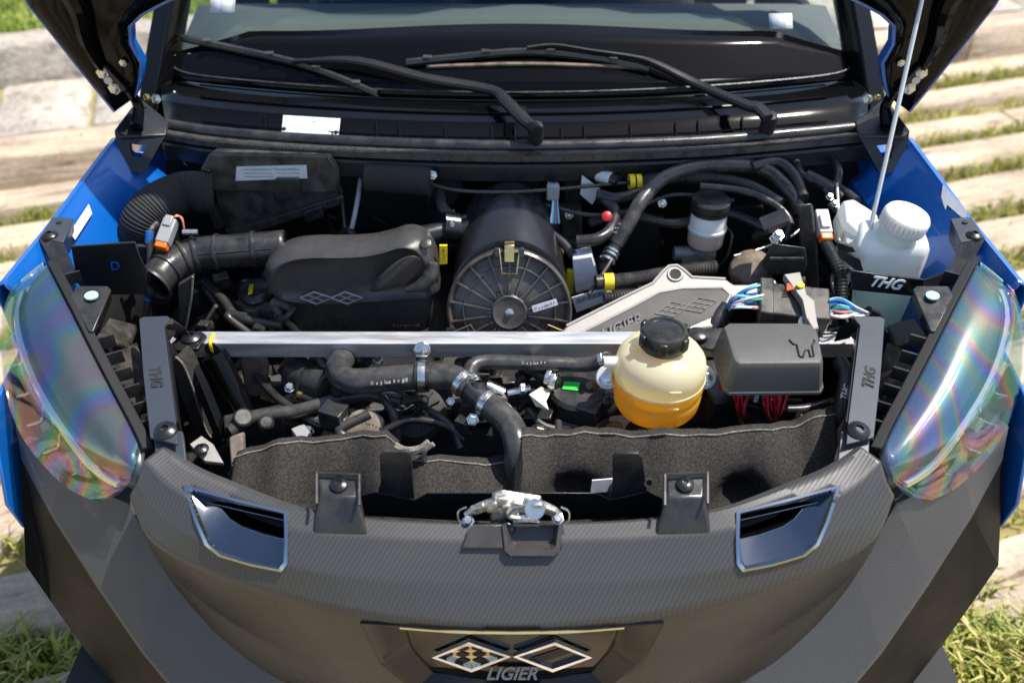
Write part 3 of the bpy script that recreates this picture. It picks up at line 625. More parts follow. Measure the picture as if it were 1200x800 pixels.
# rubber seal: round bead and a ribbed lip in front
mb = MB(); mb.tube(None, .0115, 12, path=bp); seal = P('cowl_seal', mb, K['rubber'], 'long black rubber seal across the front of the cowl')
lip = [p + V((0, -.026, -.008)) for p in bp]; mb = MB()
mb.loft([[p + V((0, .018, .004)), p + V((0, .0, .010)), p + V((0, -.008, .006)), p + V((0, -.009, -.004)), p + V((0, .018, -.01))] for p in lip]); P('ribbed_lip', mb, K['hose'], parent=seal, smooth=50)
lp = resample(lip, 300); mb = MB()
for i in range(0, 300): mb.box(lp[i] + V((0, -.003, .0085)), (.0018, .012, .004))
P('seal_ribs', mb, K['hose'], parent=seal, kind='stuff')
mb = MB(); mb.loft([[p + V((0, -.024, -.016)), p + V((0, -.034, -.020)), p + V((0, -.036, -.052)), p + V((0, -.02, -.055))] for p in bp]); P('cowl_crossmember', mb, K['satin'], 'black steel crossmember under the cowl seal', bevel=.003)
# label on cowl
p0 = at(363, 147, z=1.032); nn = V((0, -.55, .83)).normalized(); q = [(332, 135), (399, 139), (397, 158), (330, 155)]
mb = MB(); mb.loft([[onp(a, b, p0 + nn * .012, nn) for a, b in q], [onp(a, b, p0 + nn * .014, nn) for a, b in q]]); lab = P('cowl_label', mb, K['white'], 'white printed label plate riveted to the cowl')
smudged_print('print', .030, .0045, frame(onp(366, 142, p0 + nn * .0147, nn), onp(399, 139, p0, nn) - onp(332, 135, p0, nn), V((0, 1, 1))), K['greyprint'], lab)
for a, b in ((333, 151), (394, 155)): bolt(onp(a, b, p0 + nn * .014, nn), nn, .003, .003, K['darkbolt'], parent=lab, hexa=False)
# windscreen: black printed border, clear pane, edge line
def gpt(x, t, o=0): 
    y = .86 + .22 * x * x + t * math.cos(R(40)); return V((x * (1 - .10 * t), y, gz(x, y) + o))
xs = [-.70 + 1.40 * i / 40 for i in range(41)]
def tf(x): return .138 + .02 * math.cos(x * 5) - .07 * max(0, abs(x) - .52) / .18
mb = MB(); mb.grid([[gpt(x, tf(x) * k / 4) for x in xs] for k in range(5)]); P('windscreen_border', mb, K['gloss'], 'black printed lower border of the windscreen', solid=.004)
mb = MB(); mb.grid([[gpt(x, tf(x) + (.74 - tf(x)) * k / 6) for x in xs] for k in range(7)]); P('windscreen', mb, K['glass'], 'clear raked windscreen above the black border', solid=.004)
mb = MB(); ep = [gpt(-.67, .55)] + [gpt(-.685, .3, .002), gpt(-.69, .06, .002), gpt(-.68, .03, .002), gpt(-.655, .016, .002)] + [gpt(-.6 + 1.2 * i / 12, .012, .002) for i in range(13)] + [gpt(.655, .016, .002), gpt(.68, .03, .002), gpt(.69, .06, .002), gpt(.685, .3, .002), gpt(.67, .55)]
mb.tube(ep, .0022, 6, 3); P('windscreen_trim', mb, K['hose'])
# stickers on the glass
for px, py, w, h in ((261, 4, 12, 10), (915, 25, 11, 8)):
    c = onglass(px, py, -.004); mb = MB(); tx = V((1, 0, 0)); ty = V((0, math.cos(R(40)), math.sin(R(40)))); w_, h_ = w / 480, h / 480
    mb.add([c - tx * w_ - ty * h_, c + tx * w_ - ty * h_, c + tx * w_ + ty * h_, c - tx * w_ + ty * h_], [(0, 1, 2, 3)]); P('glass_sticker', mb, K['white'], 'small pale sticker behind the %s of the windscreen' % ('left' if px < 600 else 'right'), solid=.0005)
# A pillars, roof, interior
for s in (-1, 1):
    mb = MB(); path = [V((s * .722, .88, .96)), V((s * .706, 1.0, 1.085)), V((s * .682, 1.20, 1.255)), V((s * .645, 1.46, 1.48))]
    mb.loft([[p + V((-s * .040, -.012, .004)), p + V((-s * .022, -.03, .02)), p + V((s * .016, -.018, .006)), p + V((s * .014, .05, -.02)), p + V((-s * .03, .05, -.02))] for p in catmull(path, 5)]); P('windscreen_pillar', mb, K['gloss'], smooth=50)
mb = MB(); mb.grid([[V((x * (1 - .05 * k), 1.42 + .3 * k, 1.50 + .05 * math.sin(k * .8) - .04 * x * x)) for x in xs[::4]] for k in range(5)]); P('roof', mb, K['blue'], solid=.02)
mb = MB(); mb.grid([[V((x, .93 + .2 * x * x, 1.025)) for x in xs[::4]], [V((x, 1.02 + .1 * x * x, 1.045)) for x in xs[::4]], [V((x, 1.28, 1.07 + .02 * math.cos(x * 9))) for x in xs[::4]], [V((x, 1.45, 1.04)) for x in xs[::4]], [V((x, 1.48, .7)) for x in xs[::4]]]); P('dashboard', mb, K['dash'], solid=.01)
for x in (-.32, .32):
    mb = MB(); mb.loft([[V((x - .2, 1.75, .5)), V((x + .2, 1.75, .5)), V((x + .2, 1.9, .5)), V((x - .2, 1.9, .5))], [V((x - .2, 1.85, 1.0)), V((x + .2, 1.85, 1.0)), V((x + .2, 1.97, 1.0)), V((x - .2, 1.97, 1.0))], [V((x - .12, 1.9, 1.2)), V((x + .12, 1.9, 1.2)), V((x + .12, 1.98, 1.2)), V((x - .12, 1.98, 1.2))]]); P('seat', mb, K['seatcloth'], bevel=.04, seg=3)
mb = MB(); mb.lathe([(.17 + .014 * math.cos(a), .014 * math.sin(a)) for a in [k * .7854 for k in range(9)]], (-.32, 1.52, 1.02), (0, -.9, .45), 28, cap=False); P('steering_wheel', mb, K['plastic'])
for s in (-1, 1):
    mb = MB(); mb.box((s * .70, 1.42, .80), (.03, .86, .50)); P('door_trim', mb, K['matte'], bevel=.01)
mb = MB(); mb.box((0, 2.0, .75), (1.40, .04, .9)); P('bulkhead', mb, K['void'])
# wipers
def wiper(arm, blade, pivot, label):
    mb = MB(); pv = onglass(*pivot, .02); mb.lathe([(.014, -.03), (.014, .004), (.012, .010), (.006, .012)], pv, (0, -.3, 1), 20); w = P('wiper', mb, K['matte'], label)
    a = [onglass(px, py, o) for px, py, o, _ in arm]; wd = [q[3] for q in arm]; pth = catmull(a, 5); mb = MB(); n = len(pth); rings = []
    for i, p in enumerate(pth):
        x = i / (n - 1) * (len(wd) - 1); k = min(int(x), len(wd) - 2); hw = (wd[k] + (wd[k + 1] - wd[k]) * (x - k)) / 640 / 2 * .74
        t = (pth[min(i + 1, n - 1)] - pth[max(i - 1, 0)]).normalized(); nrm = V((0, -.5, .86)); sd = t.cross(nrm).normalized(); nrm = sd.cross(t)
        rings.append([p - sd * hw - nrm * .006, p - sd * hw + nrm * .002, p - sd * hw * .5 + nrm * .005, p + sd * hw * .5 + nrm * .005, p + sd * hw + nrm * .002, p + sd * hw - nrm * .006])
    mb.loft(rings); P('wiper_arm', mb, K['matte'], parent=w, smooth=30)
    mb = MB(); mb.tube(None, .0011, 5, path=[r[4] for r in rings]); P('arm_edge', mb, K['plastic'], parent=w)
    b = [onglass(px, py, .012) for px, py in blade]; pth = catmull(b, 5)
    mb = MB(); mb.loft([[p + V((0, -.006, -.003)), p + V((0, -.004, .004)), p + V((0, .004, .005)), p + V((0, .008, 0))] for p in pth]); P('wiper_blade', mb, K['plastic'], parent=w)
    mb = MB(); mb.tube([p + V((0, .004, -.008)) for p in b], .003, 6); P('rubber_edge', mb, K['rubber'], parent=w)
    for i in range(2, len(pth) - 1, 5):
        mb = MB(); mb.box(pth[i] + V((0, -.001, .004)), (.016, .014, .006)); P('blade_clip', mb, K['dusty'], parent=w)
    return w
w1 = wiper([(628, 152, .03, 14), (612, 138, .034, 18), (592, 118, .036, 18), (574, 105, .032, 15), (500, 92, .028, 15), (420, 72, .026, 14), (360, 72, .02, 7), (342, 73, .018, 7)], [(212, 44), (290, 60), (350, 74), (400, 92), (442, 110)], (628, 152), 'black wiper whose arm pivots at the centre of the cowl')
w2 = wiper([(900, 138, .03, 16), (888, 126, .034, 18), (872, 122, .032, 15), (820, 100, .028, 14), (770, 76, .024, 10), (745, 68, .02, 6), (690, 60, .02, 5), (650, 54, .02, 5), (618, 57, .02, 6)], [(476, 73), (540, 66), (615, 60), (690, 66), (760, 80)], (902, 140), 'black wiper whose arm pivots at the right end of the cowl')
# dark air guide slot under the right blade
mb = MB(); mb.tube([onglass(500, 78, .004), onglass(620, 75, .004), onglass(745, 79, .004)], .004, 6); P('rubber_wipe', mb, K['brown'], parent=w2)

# hood: leans back from above the bay, horns at its rear corners
HB = V((0, .745, 1.065)); HD = V((0, -.12, .993)).normalized(); HN = V((0, -HD.z, HD.y))   # HN faces the camera side (underside)
def hood_pt(px, py, o=0): return onp(px, py, HB + HN * o, HN)
def hp(x, w): return HB + V((x, 0, 0)) + HD * w
tip = hood_pt(133, 132)
outl = [hood_pt(133, 132), hood_pt(100, 92), hood_pt(62, 44), hood_pt(27, 0)]
o3 = outl[-1]; w3 = (o3 - HB).dot(HD)
X3 = o3.x; outl += [hp(X3 - .008, w3 + .05), hp(X3 - .004, w3 + .11), hp(X3 + .05, w3 + .20), hp(X3 + .17, w3 + .27), hp(X3 + .36, w3 + .32), hp(-.2, w3 + .345), hp(0, w3 + .35)]
innl = [hood_pt(160, 113), hood_pt(166, 92), hood_pt(168, 76), hood_pt(160, 62), hood_pt(153, 48), hood_pt(153, 34), hood_pt(163, 22), hood_pt(182, 11), hood_pt(205, -1)]
innl = catmull(innl, 4); i3 = innl[-1]; wi = (i3 - HB).dot(HD)
innl += [hp(-.44, wi + .03), hp(-.30, wi + .06), hp(-.15, wi + .075), hp(0, wi + .08)]
mir = lambda p: V((-p.x, p.y, p.z))
n_o = 24
def half(sgn):
    o = resample(outl, n_o); i = resample(innl, n_o)
    if sgn > 0: o = [mir(p) for p in o]; i = [mir(p) for p in i]
    return o, i
mb = MB(); black = MB()
oL, iL = half(-1); oR, iR = half(1)
O_ = oL + oR[-2::-1]; I_ = iL + iR[-2::-1]
def inset(o, i, d): return [p + (q - p).normalized() * min(d, (q - p).length * .3) for p, q in zip(o, i)]
thick = -HN * .022
rows_h = lambda f0, off: [[f0(a, b, k / 6) + off for a, b in zip(O_, I_)] for k in range(7)]
lerp = lambda a, b, t: a.lerp(b, t)
mb.grid(rows_h(lerp, thick))
mb.grid([O_, [p + thick for p in O_]]); mb.grid([I_, [p + thick for p in I_]])
mb.grid([[O_[0], I_[0]], [O_[0] + thick, I_[0] + thick]]); mb.grid([[O_[-1], I_[-1]], [O_[-1] + thick, I_[-1] + thick]])
Oi = inset(O_, I_, .005); Ii = inset(I_, O_, .006)
mb.grid([O_, Oi]); mb.grid([I_, Ii])
hood = P('hood', mb, K['blue'], 'open blue hood with glossy black underside', smooth=40)
dn = HN * .0005
Oi2 = [Oi[0].lerp(Ii[0], .0) + (Oi[1] - Oi[0]) * .12] + Oi[1:]; 
black.grid([[a.lerp(b, k / 6) - HN * (.004 if 0 < k < 6 else -.0005) for a, b in zip(Oi, Ii)] for k in range(7)])
P('hood_underside', black, K['gloss'], parent=hood, smooth=40, solid=.002)
for s in (-1, 1):
    f = lambda px, py, o: hood_pt(M(px, s), py, o)
    mb = MB(); mb.tube([f(70, -30, .004), f(92, 12, .008), f(100, 45, .010), f(112, 70, .008), f(125, 90, .004)], [.02, .016, .012, .008, .004], 8); P('stiffener', mb, K['gloss'], parent=hood)
    mb = MB(); mb.prism([f(114, 80, .002), f(124, 76, .002), f(150, 104, .002), f(136, 110, .002)], HN * .006); P('hinge_plate', mb, K['satin'], parent=hood, bevel=.001)
    bolt(f(120, 86, .008), HN, .008, .005, K['zinc'], parent=hood); bolt(f(134, 104, .008), HN, .008, .005, K['zinc'], parent=hood); bolt(f(144, 74, .003), HN, .005, .004, K['zinc'], parent=hood)
    mb = MB(); mb.lathe([(.007, 0), (.007, .003)], f(127, 94, .008), HN, 14); P('rivet', mb, K['tape'], parent=hood)
    mb = MB(); mb.tube([hp(-s * .45, .40) + HN * .004, hp(-s * .25, .44) + HN * .01, hp(-s * .05, .46) + HN * .004], .016, 8); P('stiffener', mb, K['gloss'], parent=hood)
# hinges
for s in (-1, 1):
    g = lambda px, py, z=None, y=None: at(M(px, s), py, z=z, y=y); side = 'left' if s < 0 else 'right'
    mb = MB(); pl = [g(134, 152, 1.055), g(158, 120, 1.075), g(166, 116, 1.08), g(198, 142, 1.05), g(194, 158, 1.04), g(140, 160, 1.048)]
    mb.prism(pl, (0, 0, -.006)); hg = P('hinge', mb, K['satin'], 'glossy black hinge bracket at the %s end of the cowl' % side, bevel=.002)
    pl = [g(134, 153, 1.054), g(194, 159, 1.038), g(186, 172, 1.025), g(170, 202, .99), g(146, 203, .99), (g(137, 172, 1.03))]
    h2 = [sum(pl, V()) / 6 + (p - sum(pl, V()) / 6) * .34 for p in pl]
    mb = MB(); mb.loft([pl, h2], cap=False); mb.loft([[p + V((0, .008, -.004)) for p in pl], [p + V((0, .008, -.004)) for p in h2]], cap=False); mb.loft([pl, [p + V((0, .008, -.004)) for p in pl]], cap=False); P('hinge_bracket', mb, K['satin'], parent=hg, smooth=30)
    mb = MB(); mb.tube([g(160, 150, 1.06), g(162, 125, y=.75), g(150, 104, y=.74)], [.012, .010, .008], 8); P('hinge_arm', mb, K['gloss'], parent=hg)
    bolt(g(183, 116, y=.79), (0, -1, .3), .007, .006, K['zinc'], parent=hg); bolt(g(172, 114, y=.78), (0, -1, .3), .005, .005, K['gold'], parent=hg)
    mb = MB(); mb.lathe([(.010, 0), (.011, .006), (.008, .013), (.002, .016)], g(150, 192, .995), (-s * .2, -.6, .6), 16); P('stop_buffer', mb, K['rubber'], parent=hg)
    mb = MB(); mb.prism([g(128, 196, 1.0), g(150, 186, 1.0), g(156, 196, .99), g(140, 199, .99)], (0, 0, -.004)); P('bracket_foot', mb, K['zinc'], parent=hg)
# prop rod
b0 = at(1012, 303, z=.945); mid = at(1046, 160, z=1.14); top = hood_pt(1086, -25, .01)
mb = MB(); mb.tube([at(995, 316, z=.925), at(1004, 309, z=.93), b0 + V((0, 0, .0)), b0.lerp(top, .04)], .0035, 8, 4); mb.tube([b0.lerp(top, .03), top], .0037, 10); P('prop_rod', mb, K['rod'], 'thin pale steel rod propping up the hood')

# ------------------------------------------------------------------ front structure of the bay
# felt liner curtain behind the nose, in real folds
top = [(268, 556), (276, 534), (300, 527), (335, 520), (400, 514), (452, 511), (466, 520), (472, 538), (500, 541), (560, 541), (596, 540), (602, 520), (612, 509), (650, 508), (720, 508), (800, 509), (880, 506), (930, 497), (962, 487), (978, 486)]
def fy(px): return .150 + .012 * math.sin(px * .021) + .00035 * max(0, px - 900) + .0003 * max(0, 300 - px)
cols = []
pxs = []
for (a, b), (c, d) in zip(top, top[1:]):
    for k in range(4): pxs.append((a + (c - a) * k / 4, b + (d - b) * k / 4))
pxs.append(top[-1])
NF = 12; rows_f = [[] for _ in range(NF)]
def gauss(x, c, w): return math.exp(-((x - c) / w) ** 2)
for px, py in pxs:
    y0 = fy(px) + .004 * math.sin(px * .11) ; p = at(px, py + 1.6 * math.sin(px * .07) + 1.1 * math.sin(px * .19), y=y0); z0 = p.z; zb = .73
    for k in range(NF):
        t = max(0, k - 1) / (NF - 2); z = z0 + (zb - z0) * t
        hol = gauss(px, 672, 34) + gauss(px, 866, 36) + .5 * gauss(px, 395, 40)
        dy = .012 if k == 0 else (-.115 * math.sin(t * 1.57) + .075 * hol * gauss(t, .60, .26) - .020 * gauss(px, 765, 60) * gauss(t, .4, .3) - .016 * gauss(px, 940, 40) * gauss(t, .4, .3) - .016 * gauss(px, 600, 40) * gauss(t, .3, .3) + .006 * math.sin(px * .06 + t * 5) * t)
        rows_f[k].append(V((p.x, y0 + dy, z)))
mb = MB(); mb.grid(rows_f); felt = P('felt_liner', mb, K['felt'], 'dark speckled felt insulation curtain behind the nose panel', solid=.006, smooth=60)
mb = MB(); mb.tube(None, .0014, 6, path=[p + V((0, -.0005, .0006)) for p in rows_f[1]]); P('cut_edge', mb, K['feltedge'], parent=felt)
mb = MB(); mb.tube([at(462, 522, y=.15), at(475, 528, y=.14), at(492, 526, y=.14), at(503, 518, y=.145)], .006, 7); mb.tube([at(497, 540, y=.135), at(498, 528, y=.137), at(508, 520, y=.14)], .004, 6); P('torn_edge', mb, K['feltedge'], parent=felt)
# radiator support with two upright tabs
mb = MB(); a = [(405, 584), (440, 576), (486, 585), (500, 577), (700, 577), (715, 585), (760, 575), (780, 585), (776, 603), (660, 610), (540, 610), (428, 604)]
mb.loft([[at(px, py, y=.050) for px, py in a], [at(px, py, y=.060) for px, py in a]]); sup = P('radiator_support', mb, K['satin'], 'black steel radiator support between the mount towers', bevel=.0015)
for q in ([(445, 535), (450, 529), (478, 529), (482, 534), (484, 566), (486, 586), (440, 586), (446, 566)], [(718, 537), (722, 531), (748, 531), (753, 536), (757, 566), (760, 586), (714, 586), (718, 566)]):
    mb = MB(); t = [at(px, py, y=.052) for px, py in q]; 
    mb.loft([t, [p + V((0, .005, 0)) for p in t]]); P('tab', mb, K['plastic'], parent=sup, bevel=.001)
mb = MB(); mb.lathe([(.007, 0), (.007, .006), (.004, .006), (.004, 0)], at(760, 566, y=.055), (0, -.6, .8), 14); P('grommet', mb, K['rubber'], parent=sup)
mb = MB(); mb.prism([at(694, 563, y=.10), at(718, 561, y=.10), at(716, 576, y=.095), at(692, 577, y=.095)], (0, .002, 0)); P('barcode_sticker', mb, K['white'], parent=sup)
# hood latch
c0 = at(602, 592, z=.868)
def L(dx, dy, dz=0): return c0 + V((dx, dy, dz))
mb = MB()
mb.loft([[L(-.030, -.012, -.02), L(.034, -.012, -.02), L(.040, .012, -.02), L(-.032, .012, -.02)], [L(-.028, -.010, .006), L(.030, -.010, .004), L(.036, .010, .008), L(-.028, .010, .014)], [L(-.018, -.006, .016), L(.012, -.006, .010), L(.016, .008, .014), L(-.014, .008, .022)]])
latch = P('hood_latch', mb, K['dirtyzinc'], 'zinc hood latch mechanism at the centre of the nose', bevel=.002)
mb = MB(); mb.tube([L(-.012, -.004, .012), L(-.034, -.004, .006), L(-.052, -.006, -.002), L(-.062, -.008, -.008)], [.008, .0065, .005, .0035], 6); P('lever', mb, K['dirtyzinc'], parent=latch)
mb = MB(); mb.tube([L(.012, -.002, .008), L(.034, -.004, .004), L(.050, -.006, -.001), L(.060, -.008, -.008)], [.008, .007, .005, .0035], 6); P('pawl', mb, K['dirtyzinc'], parent=latch)
mb = MB(); mb.lathe([(.006, -.003), (.013, -.003), (.013, .006), (.006, .006)], L(.026, -.010, .006), (.1, -.75, .6), 20); P('pivot_ring', mb, K['zinc'], parent=latch)
mb = MB(); mb.tube([L(.030, -.012, -.004), L(.008, -.016, -.006), L(-.006, -.014, -.002), L(-.002, -.012, .010), L(.010, -.010, .012)], .0045, 8); P('hook', mb, K['zinc'], parent=latch)
mb = MB(); mb.box(L(.016, -.018, -.012), (.034, .006, .010)); P('striker_plate', mb, K['zinc'], parent=latch, bevel=.001)
mb = MB(); mb.box(L(-.016, -.004, .014), (.018, .012, .018)); P('catch', mb, K['dirtyzinc'], parent=latch, bevel=.002)
for dx, dz, w_, h_, a_ in ((-.044, .006, .020, .012, .5), (-.028, .010, .016, .016, .2), (.004, .014, .014, .010, -.3), (.046, .002, .018, .012, -.5), (.030, .012, .012, .008, .1), (-.004, .004, .022, .020, 0)):
    mb = MB(); mb.box(L(dx, -.010, dz), (w_, .008, h_), Matrix.Rotation(-a_, 3, 'Y')); P('latch_plate', mb, K['dirtyzinc'], parent=latch, bevel=.0015)
for dx, dy, dz in ((-.058, -.014, -.014), (.056, -.014, -.010)): 
    b = bolt(L(dx, dy, dz), (0, -.5, .86), .006, .012, K['zinc'], parent=latch)
bolt(L(-.009, -.022, -.020), (0, -.8, .5), .009, .006, K['darkbolt'], parent=latch, hexa=False)
for sx in (-1, 1):
    mb = MB(); mb.tube([L(sx * .060, -.006, .004), L(sx * .070, -.010, .0), L(sx * .070, -.014, -.012), L(sx * .064, -.016, -.016)], .0013, 5); P('spring', mb, K['zinc'], parent=latch)
mb = MB()
def box_px(q, z, dz): return [at(a, b, z=z + dz) for a, b in q]
q = [(588, 614), (660, 614), (656, 645), (650, 651), (598, 651), (592, 645)]
P0 = at(624, 632, z=.850); N0 = V((0, -.62, .78)).normalized()
o1 = [onp(a, b, P0 + N0 * .006, N0) for a, b in q]; i1 = [onp((a - 624) * .86 + 624, (b - 632) * .8 + 629, P0 + N0 * .006, N0) for a, b in q]; i2 = [p - N0 * .018 for p in [onp((a - 624) * .74 + 624, (b - 632) * .6 + 624, P0 + N0 * .006, N0) for a, b in q]]
mb.loft([[p - N0 * .02 for p in o1], o1, i1, i2], cap=False); mb.add(i2, [tuple(range(6))]); P('latch_cup', mb, K['grain'], parent=nose, smooth=30)
mb = MB(); q = [(541, 642), (549, 620), (557, 614), (588, 614), (590, 642)]; mb.loft([[onp(a, b, P0 - N0 * .004, N0) for a, b in q], [onp(a, b, P0 + N0 * .0035, N0) for a, b in q]]); P('latch_notch', mb, K['grain'], parent=nose, bevel=.0015)

# ------------------------------------------------------------------ crossbar and the two lettered brackets
mb = MB(); xa, xb = -.535, .562
mb.loft([[V((x, .335, .847)), V((x, .335, .875)), V((x, .366, .875)), V((x, .366, .847))] for x in (xa, -.2, .2, xb)]); bar = P('crossbar', mb, K['alu'], 'straight square aluminium crossbar spanning the engine bay', bevel=.0012)
for s in (-1, 1):
    side = 'left' if s < 0 else 'right'; g = lambda px, py, z: at(M(px, s), py, z=z)
    q = [(163, 374, .936), (168, 371, .936), (196, 370, .936), (199, 373, .936), (192, 381, .934), (206, 494, .915), (208, 520, .908), (176, 512, .910), (168, 440, .923)]
    A3 = [g(168, 371, .936), g(196, 370, .936), g(192, 516, .911)]; n3 = (A3[1] - A3[0]).cross(A3[2] - A3[0]).normalized(); n3 = n3 if n3.z > 0 else -n3
    t = [onp(M(p[0], s), p[1], A3[0], n3) for p in q]; mb = MB(); mb.loft([t, [p - n3 * .004 for p in t]])
    br = P('lettered_bracket', mb, K['powder'], 'dark blue grey steel bracket with cut out letters on the %s' % side, bevel=.0006)
    fl = [g(199, 373, .932), g(192, 381, .930), g(206, 494, .911)]; mb = MB(); mb.loft([[p, p + V((-s * .003, 0, 0)), p + V((-s * .003, 0, -.028)), p + V((0, 0, -.028))] for p in fl]); P('flange', mb, K['satin'], parent=br)
    mb = MB(); mb.prism([g(199, 372, .934), g(218, 385, .90), g(222, 398, .885), g(204, 394, .885), g(193, 382, .932)], (0, 0, -.004)); P('end_tab', mb, K['satin'], parent=br)
    bolt(g(194, 505, .913), (0, -.2, 1), .012, .007, K['darkbolt'], parent=br, hexa=False)
    mb = MB(); mb.loft([[g(180, 500, .906), g(214, 505, .906), g(218, 540, .892), g(182, 536, .894)], [p + V((0, 0, -.01)) for p in [g(180, 500, .906), g(214, 505, .906), g(218, 540, .892), g(182, 536, .894)]]]); P('bracket_foot', mb, K['powder'], parent=br, bevel=.001)
    a_, b_ = g(178, 410, .9275), g(186, 470, .9205); up_ = b_ - a_
    nn = n3
    if s > 0: m_ = frame(onp(M(181, s), 443, A3[0], n3) + n3 * .0004, -up_, V((-1, 0, 0)))
    else: m_ = frame(onp(M(182, s), 441, A3[0], n3) + n3 * .0004, up_, V((1, 0, 0)))
    text('lettering', 'THG', .021, m_, K['void'], br, .0006, .25, .0008)
    # mounting tab on the bar
    mb = MB(); q = [(202, 401), (212, 390), (236, 388), (242, 392), (232, 408), (206, 410)] if s < 0 else [(1200 - 885, 392), (1200 - 897, 381), (1200 - 912, 380), (1200 - 935, 392), (1200 - 928, 404), (1200 - 900, 404)]
    if s > 0: q = [(a, b) for a, b in q]
    mb.prism([g(a, b, .883) for a, b in q], (0, 0, -.007)); tb = P('crossbar_clamp', mb, K['satin'], 'black clamp plate bolted on the %s end of the crossbar' % side, bevel=.0015)
    bolt(g(224, 396, .884) if s < 0 else at(907, 387, z=.884), (0, 0, 1), .012, .007, K['darkbolt'], parent=tb, hexa=False)
mb = MB(); mb.lathe([(.012, 0), (.012, .003)], at(249, 408, y=.3345), (0, -1, .0), 16); hk = P('cable_hole', mb, K['void'], parent=bar)
mb = MB(); mb.tube([at(250, 391, z=.878), at(246, 401, z=.880), at(248, 409, y=.332), at(250, 412, y=.334)], .0028, 6); P('cable_tie', mb, K['yellow'], 'short yellow cable tie through the left of the crossbar')

# ------------------------------------------------------------------ left side: airbox, hoses
y0 = .68
q = [(243, 196), (262, 270), (276, 277), (396, 236), (399, 224), (392, 190)]
mb = MB(); mb.loft([[at(a, b, y=y0) for a, b in q], [at(a, b, y=y0) + V((0, .05, 0)) for a, b in q]]); ab = P('airbox', mb, K['dusty'], 'angular black airbox with a white label at the left', bevel=.004)
q = [(237, 200), (246, 224), (318, 226), (322, 232), (352, 232), (356, 226), (396, 226), (396, 200), (385, 183), (244, 181)]
f0 = [at(a, b, y=y0 - .012) for a, b in q]; mb = MB(); mb.loft([f0, [p + V((0, .05, -.012)) for p in f0]]); P('airbox_lid', mb, K['dusty'], parent=ab, bevel=.003)
q = [(262, 270), (276, 280), (398, 240), (400, 230), (300, 262)]; mb = MB(); f0 = [at(a, b, y=y0 - .010) for a, b in q]; mb.loft([f0, [p + V((0, .02, 0)) for p in f0]]); P('flange', mb, K['dusty'], parent=ab, bevel=.001)
for q in ([(322, 210), (350, 210), (354, 234), (321, 236)], [(354, 250), (376, 242), (380, 254), (358, 262)]):
    f0 = [at(a, b, y=y0 - .022) for a, b in q]; mb = MB(); mb.loft([f0, [p + V((0, .02, 0)) for p in f0]]); P('clip', mb, K['plastic'], parent=ab, bevel=.002)
q = [(277, 196), (359, 194), (360, 209), (276, 212)]; f0 = [at(a, b, y=y0 - .016) for a, b in q]; mb = MB(); mb.loft([f0, [p + V((0, .003, 0)) for p in f0]]); lab = P('airbox_label', mb, K['white'], parent=ab, label='white printed warning label')
for k in range(3):
    mb = MB(); mb.box(at(300 + k * 2, 199 + k * 4, y=y0 - .0165), (.05, .0006, .0012)); mb.box(at(338, 199 + k * 4, y=y0 - .0165), (.04, .0006, .0012)); P('print_line', mb, K['greyprint'], parent=lab)
smudged_print('print', .085, .003, frame(at(318, 198, y=y0 - .0166), (1, 0, .01), (0, 0, 1)), K['greyprint'], lab)
mb = MB(); q = [(246, 200), (242, 226), (262, 268), (252, 270), (232, 222), (236, 196)]; f0 = [at(a, b, y=y0 - .018) for a, b in q]; mb.loft([f0, [p + V((0, .05, 0)) for p in f0]]); P('collar', mb, K['plastic'], parent=ab, bevel=.002)
mb = MB(); mb.ribbed([at(250, 226, z=.965), at(215, 226, z=.972), at(182, 242, z=.965), at(166, 266, z=.935), at(170, 300, z=.87)], .037, .0042, .045, 24); P('intake_hose', mb, K['fabric'], 'wide finely ribbed black intake hose curving to the left')
# red wire stub and loose cables near the hinge
mb = MB(); mb.tube([at(194, 170, z=.99), at(202, 178, z=.985), at(212, 186, z=.975), at(220, 194, z=.97)], .003, 7); wz = P('cable_stub', mb, K['rubber'], 'short dark cable with a red sleeve by the left hinge')
mb = MB(); mb.tube([at(194, 169, z=.992), at(199, 175, z=.988), at(204, 180, z=.985)], .0042, 8); P('sleeve', mb, K['red'], parent=wz)
# rubber elbow duct
path = [at(178, 334, z=.905), at(200, 312, z=.912), at(230, 298, z=.918), at(275, 294, z=.92), (at(335, 289, z=.92))]
mb = MB(); p = catmull(path, 10); mb.tube(None, lambda t: .0285 + .006 * max(0, 1 - t / .06), 26, path=p, cap=False); el = P('elbow_duct', mb, K['rubber'], 'open ended black rubber elbow duct', solid=.004)
for t in (.22, .41, .52, .66, .86):
    k = int(t * (len(p) - 1)); d = (p[k + 1] - p[k - 1]).normalized(); mb = MB(); mb.lathe([(.0275, -.004), (.0312, -.003), (.0318, 0), (.0312, .003), (.0275, .004)], p[k], d, 26, cap=False); P('ring', mb, K['rubber'], parent=el)
mb = MB(); d = (p[1] - p[0]).normalized(); mb.lathe([(.0335, 0), (.0372, -.001), (.0378, .003), (.0350, .005)], p[0] - d * .002, d, 26, cap=False); P('mouth_bead', mb, K['rubber'], parent=el)
for dz in (.0, ):
    mb = MB(); mb.tube([q + V((0, -.0245, .013)) for q in p[8:-2:3]], .002, 5); P('seam', mb, K['rubber'], parent=el)
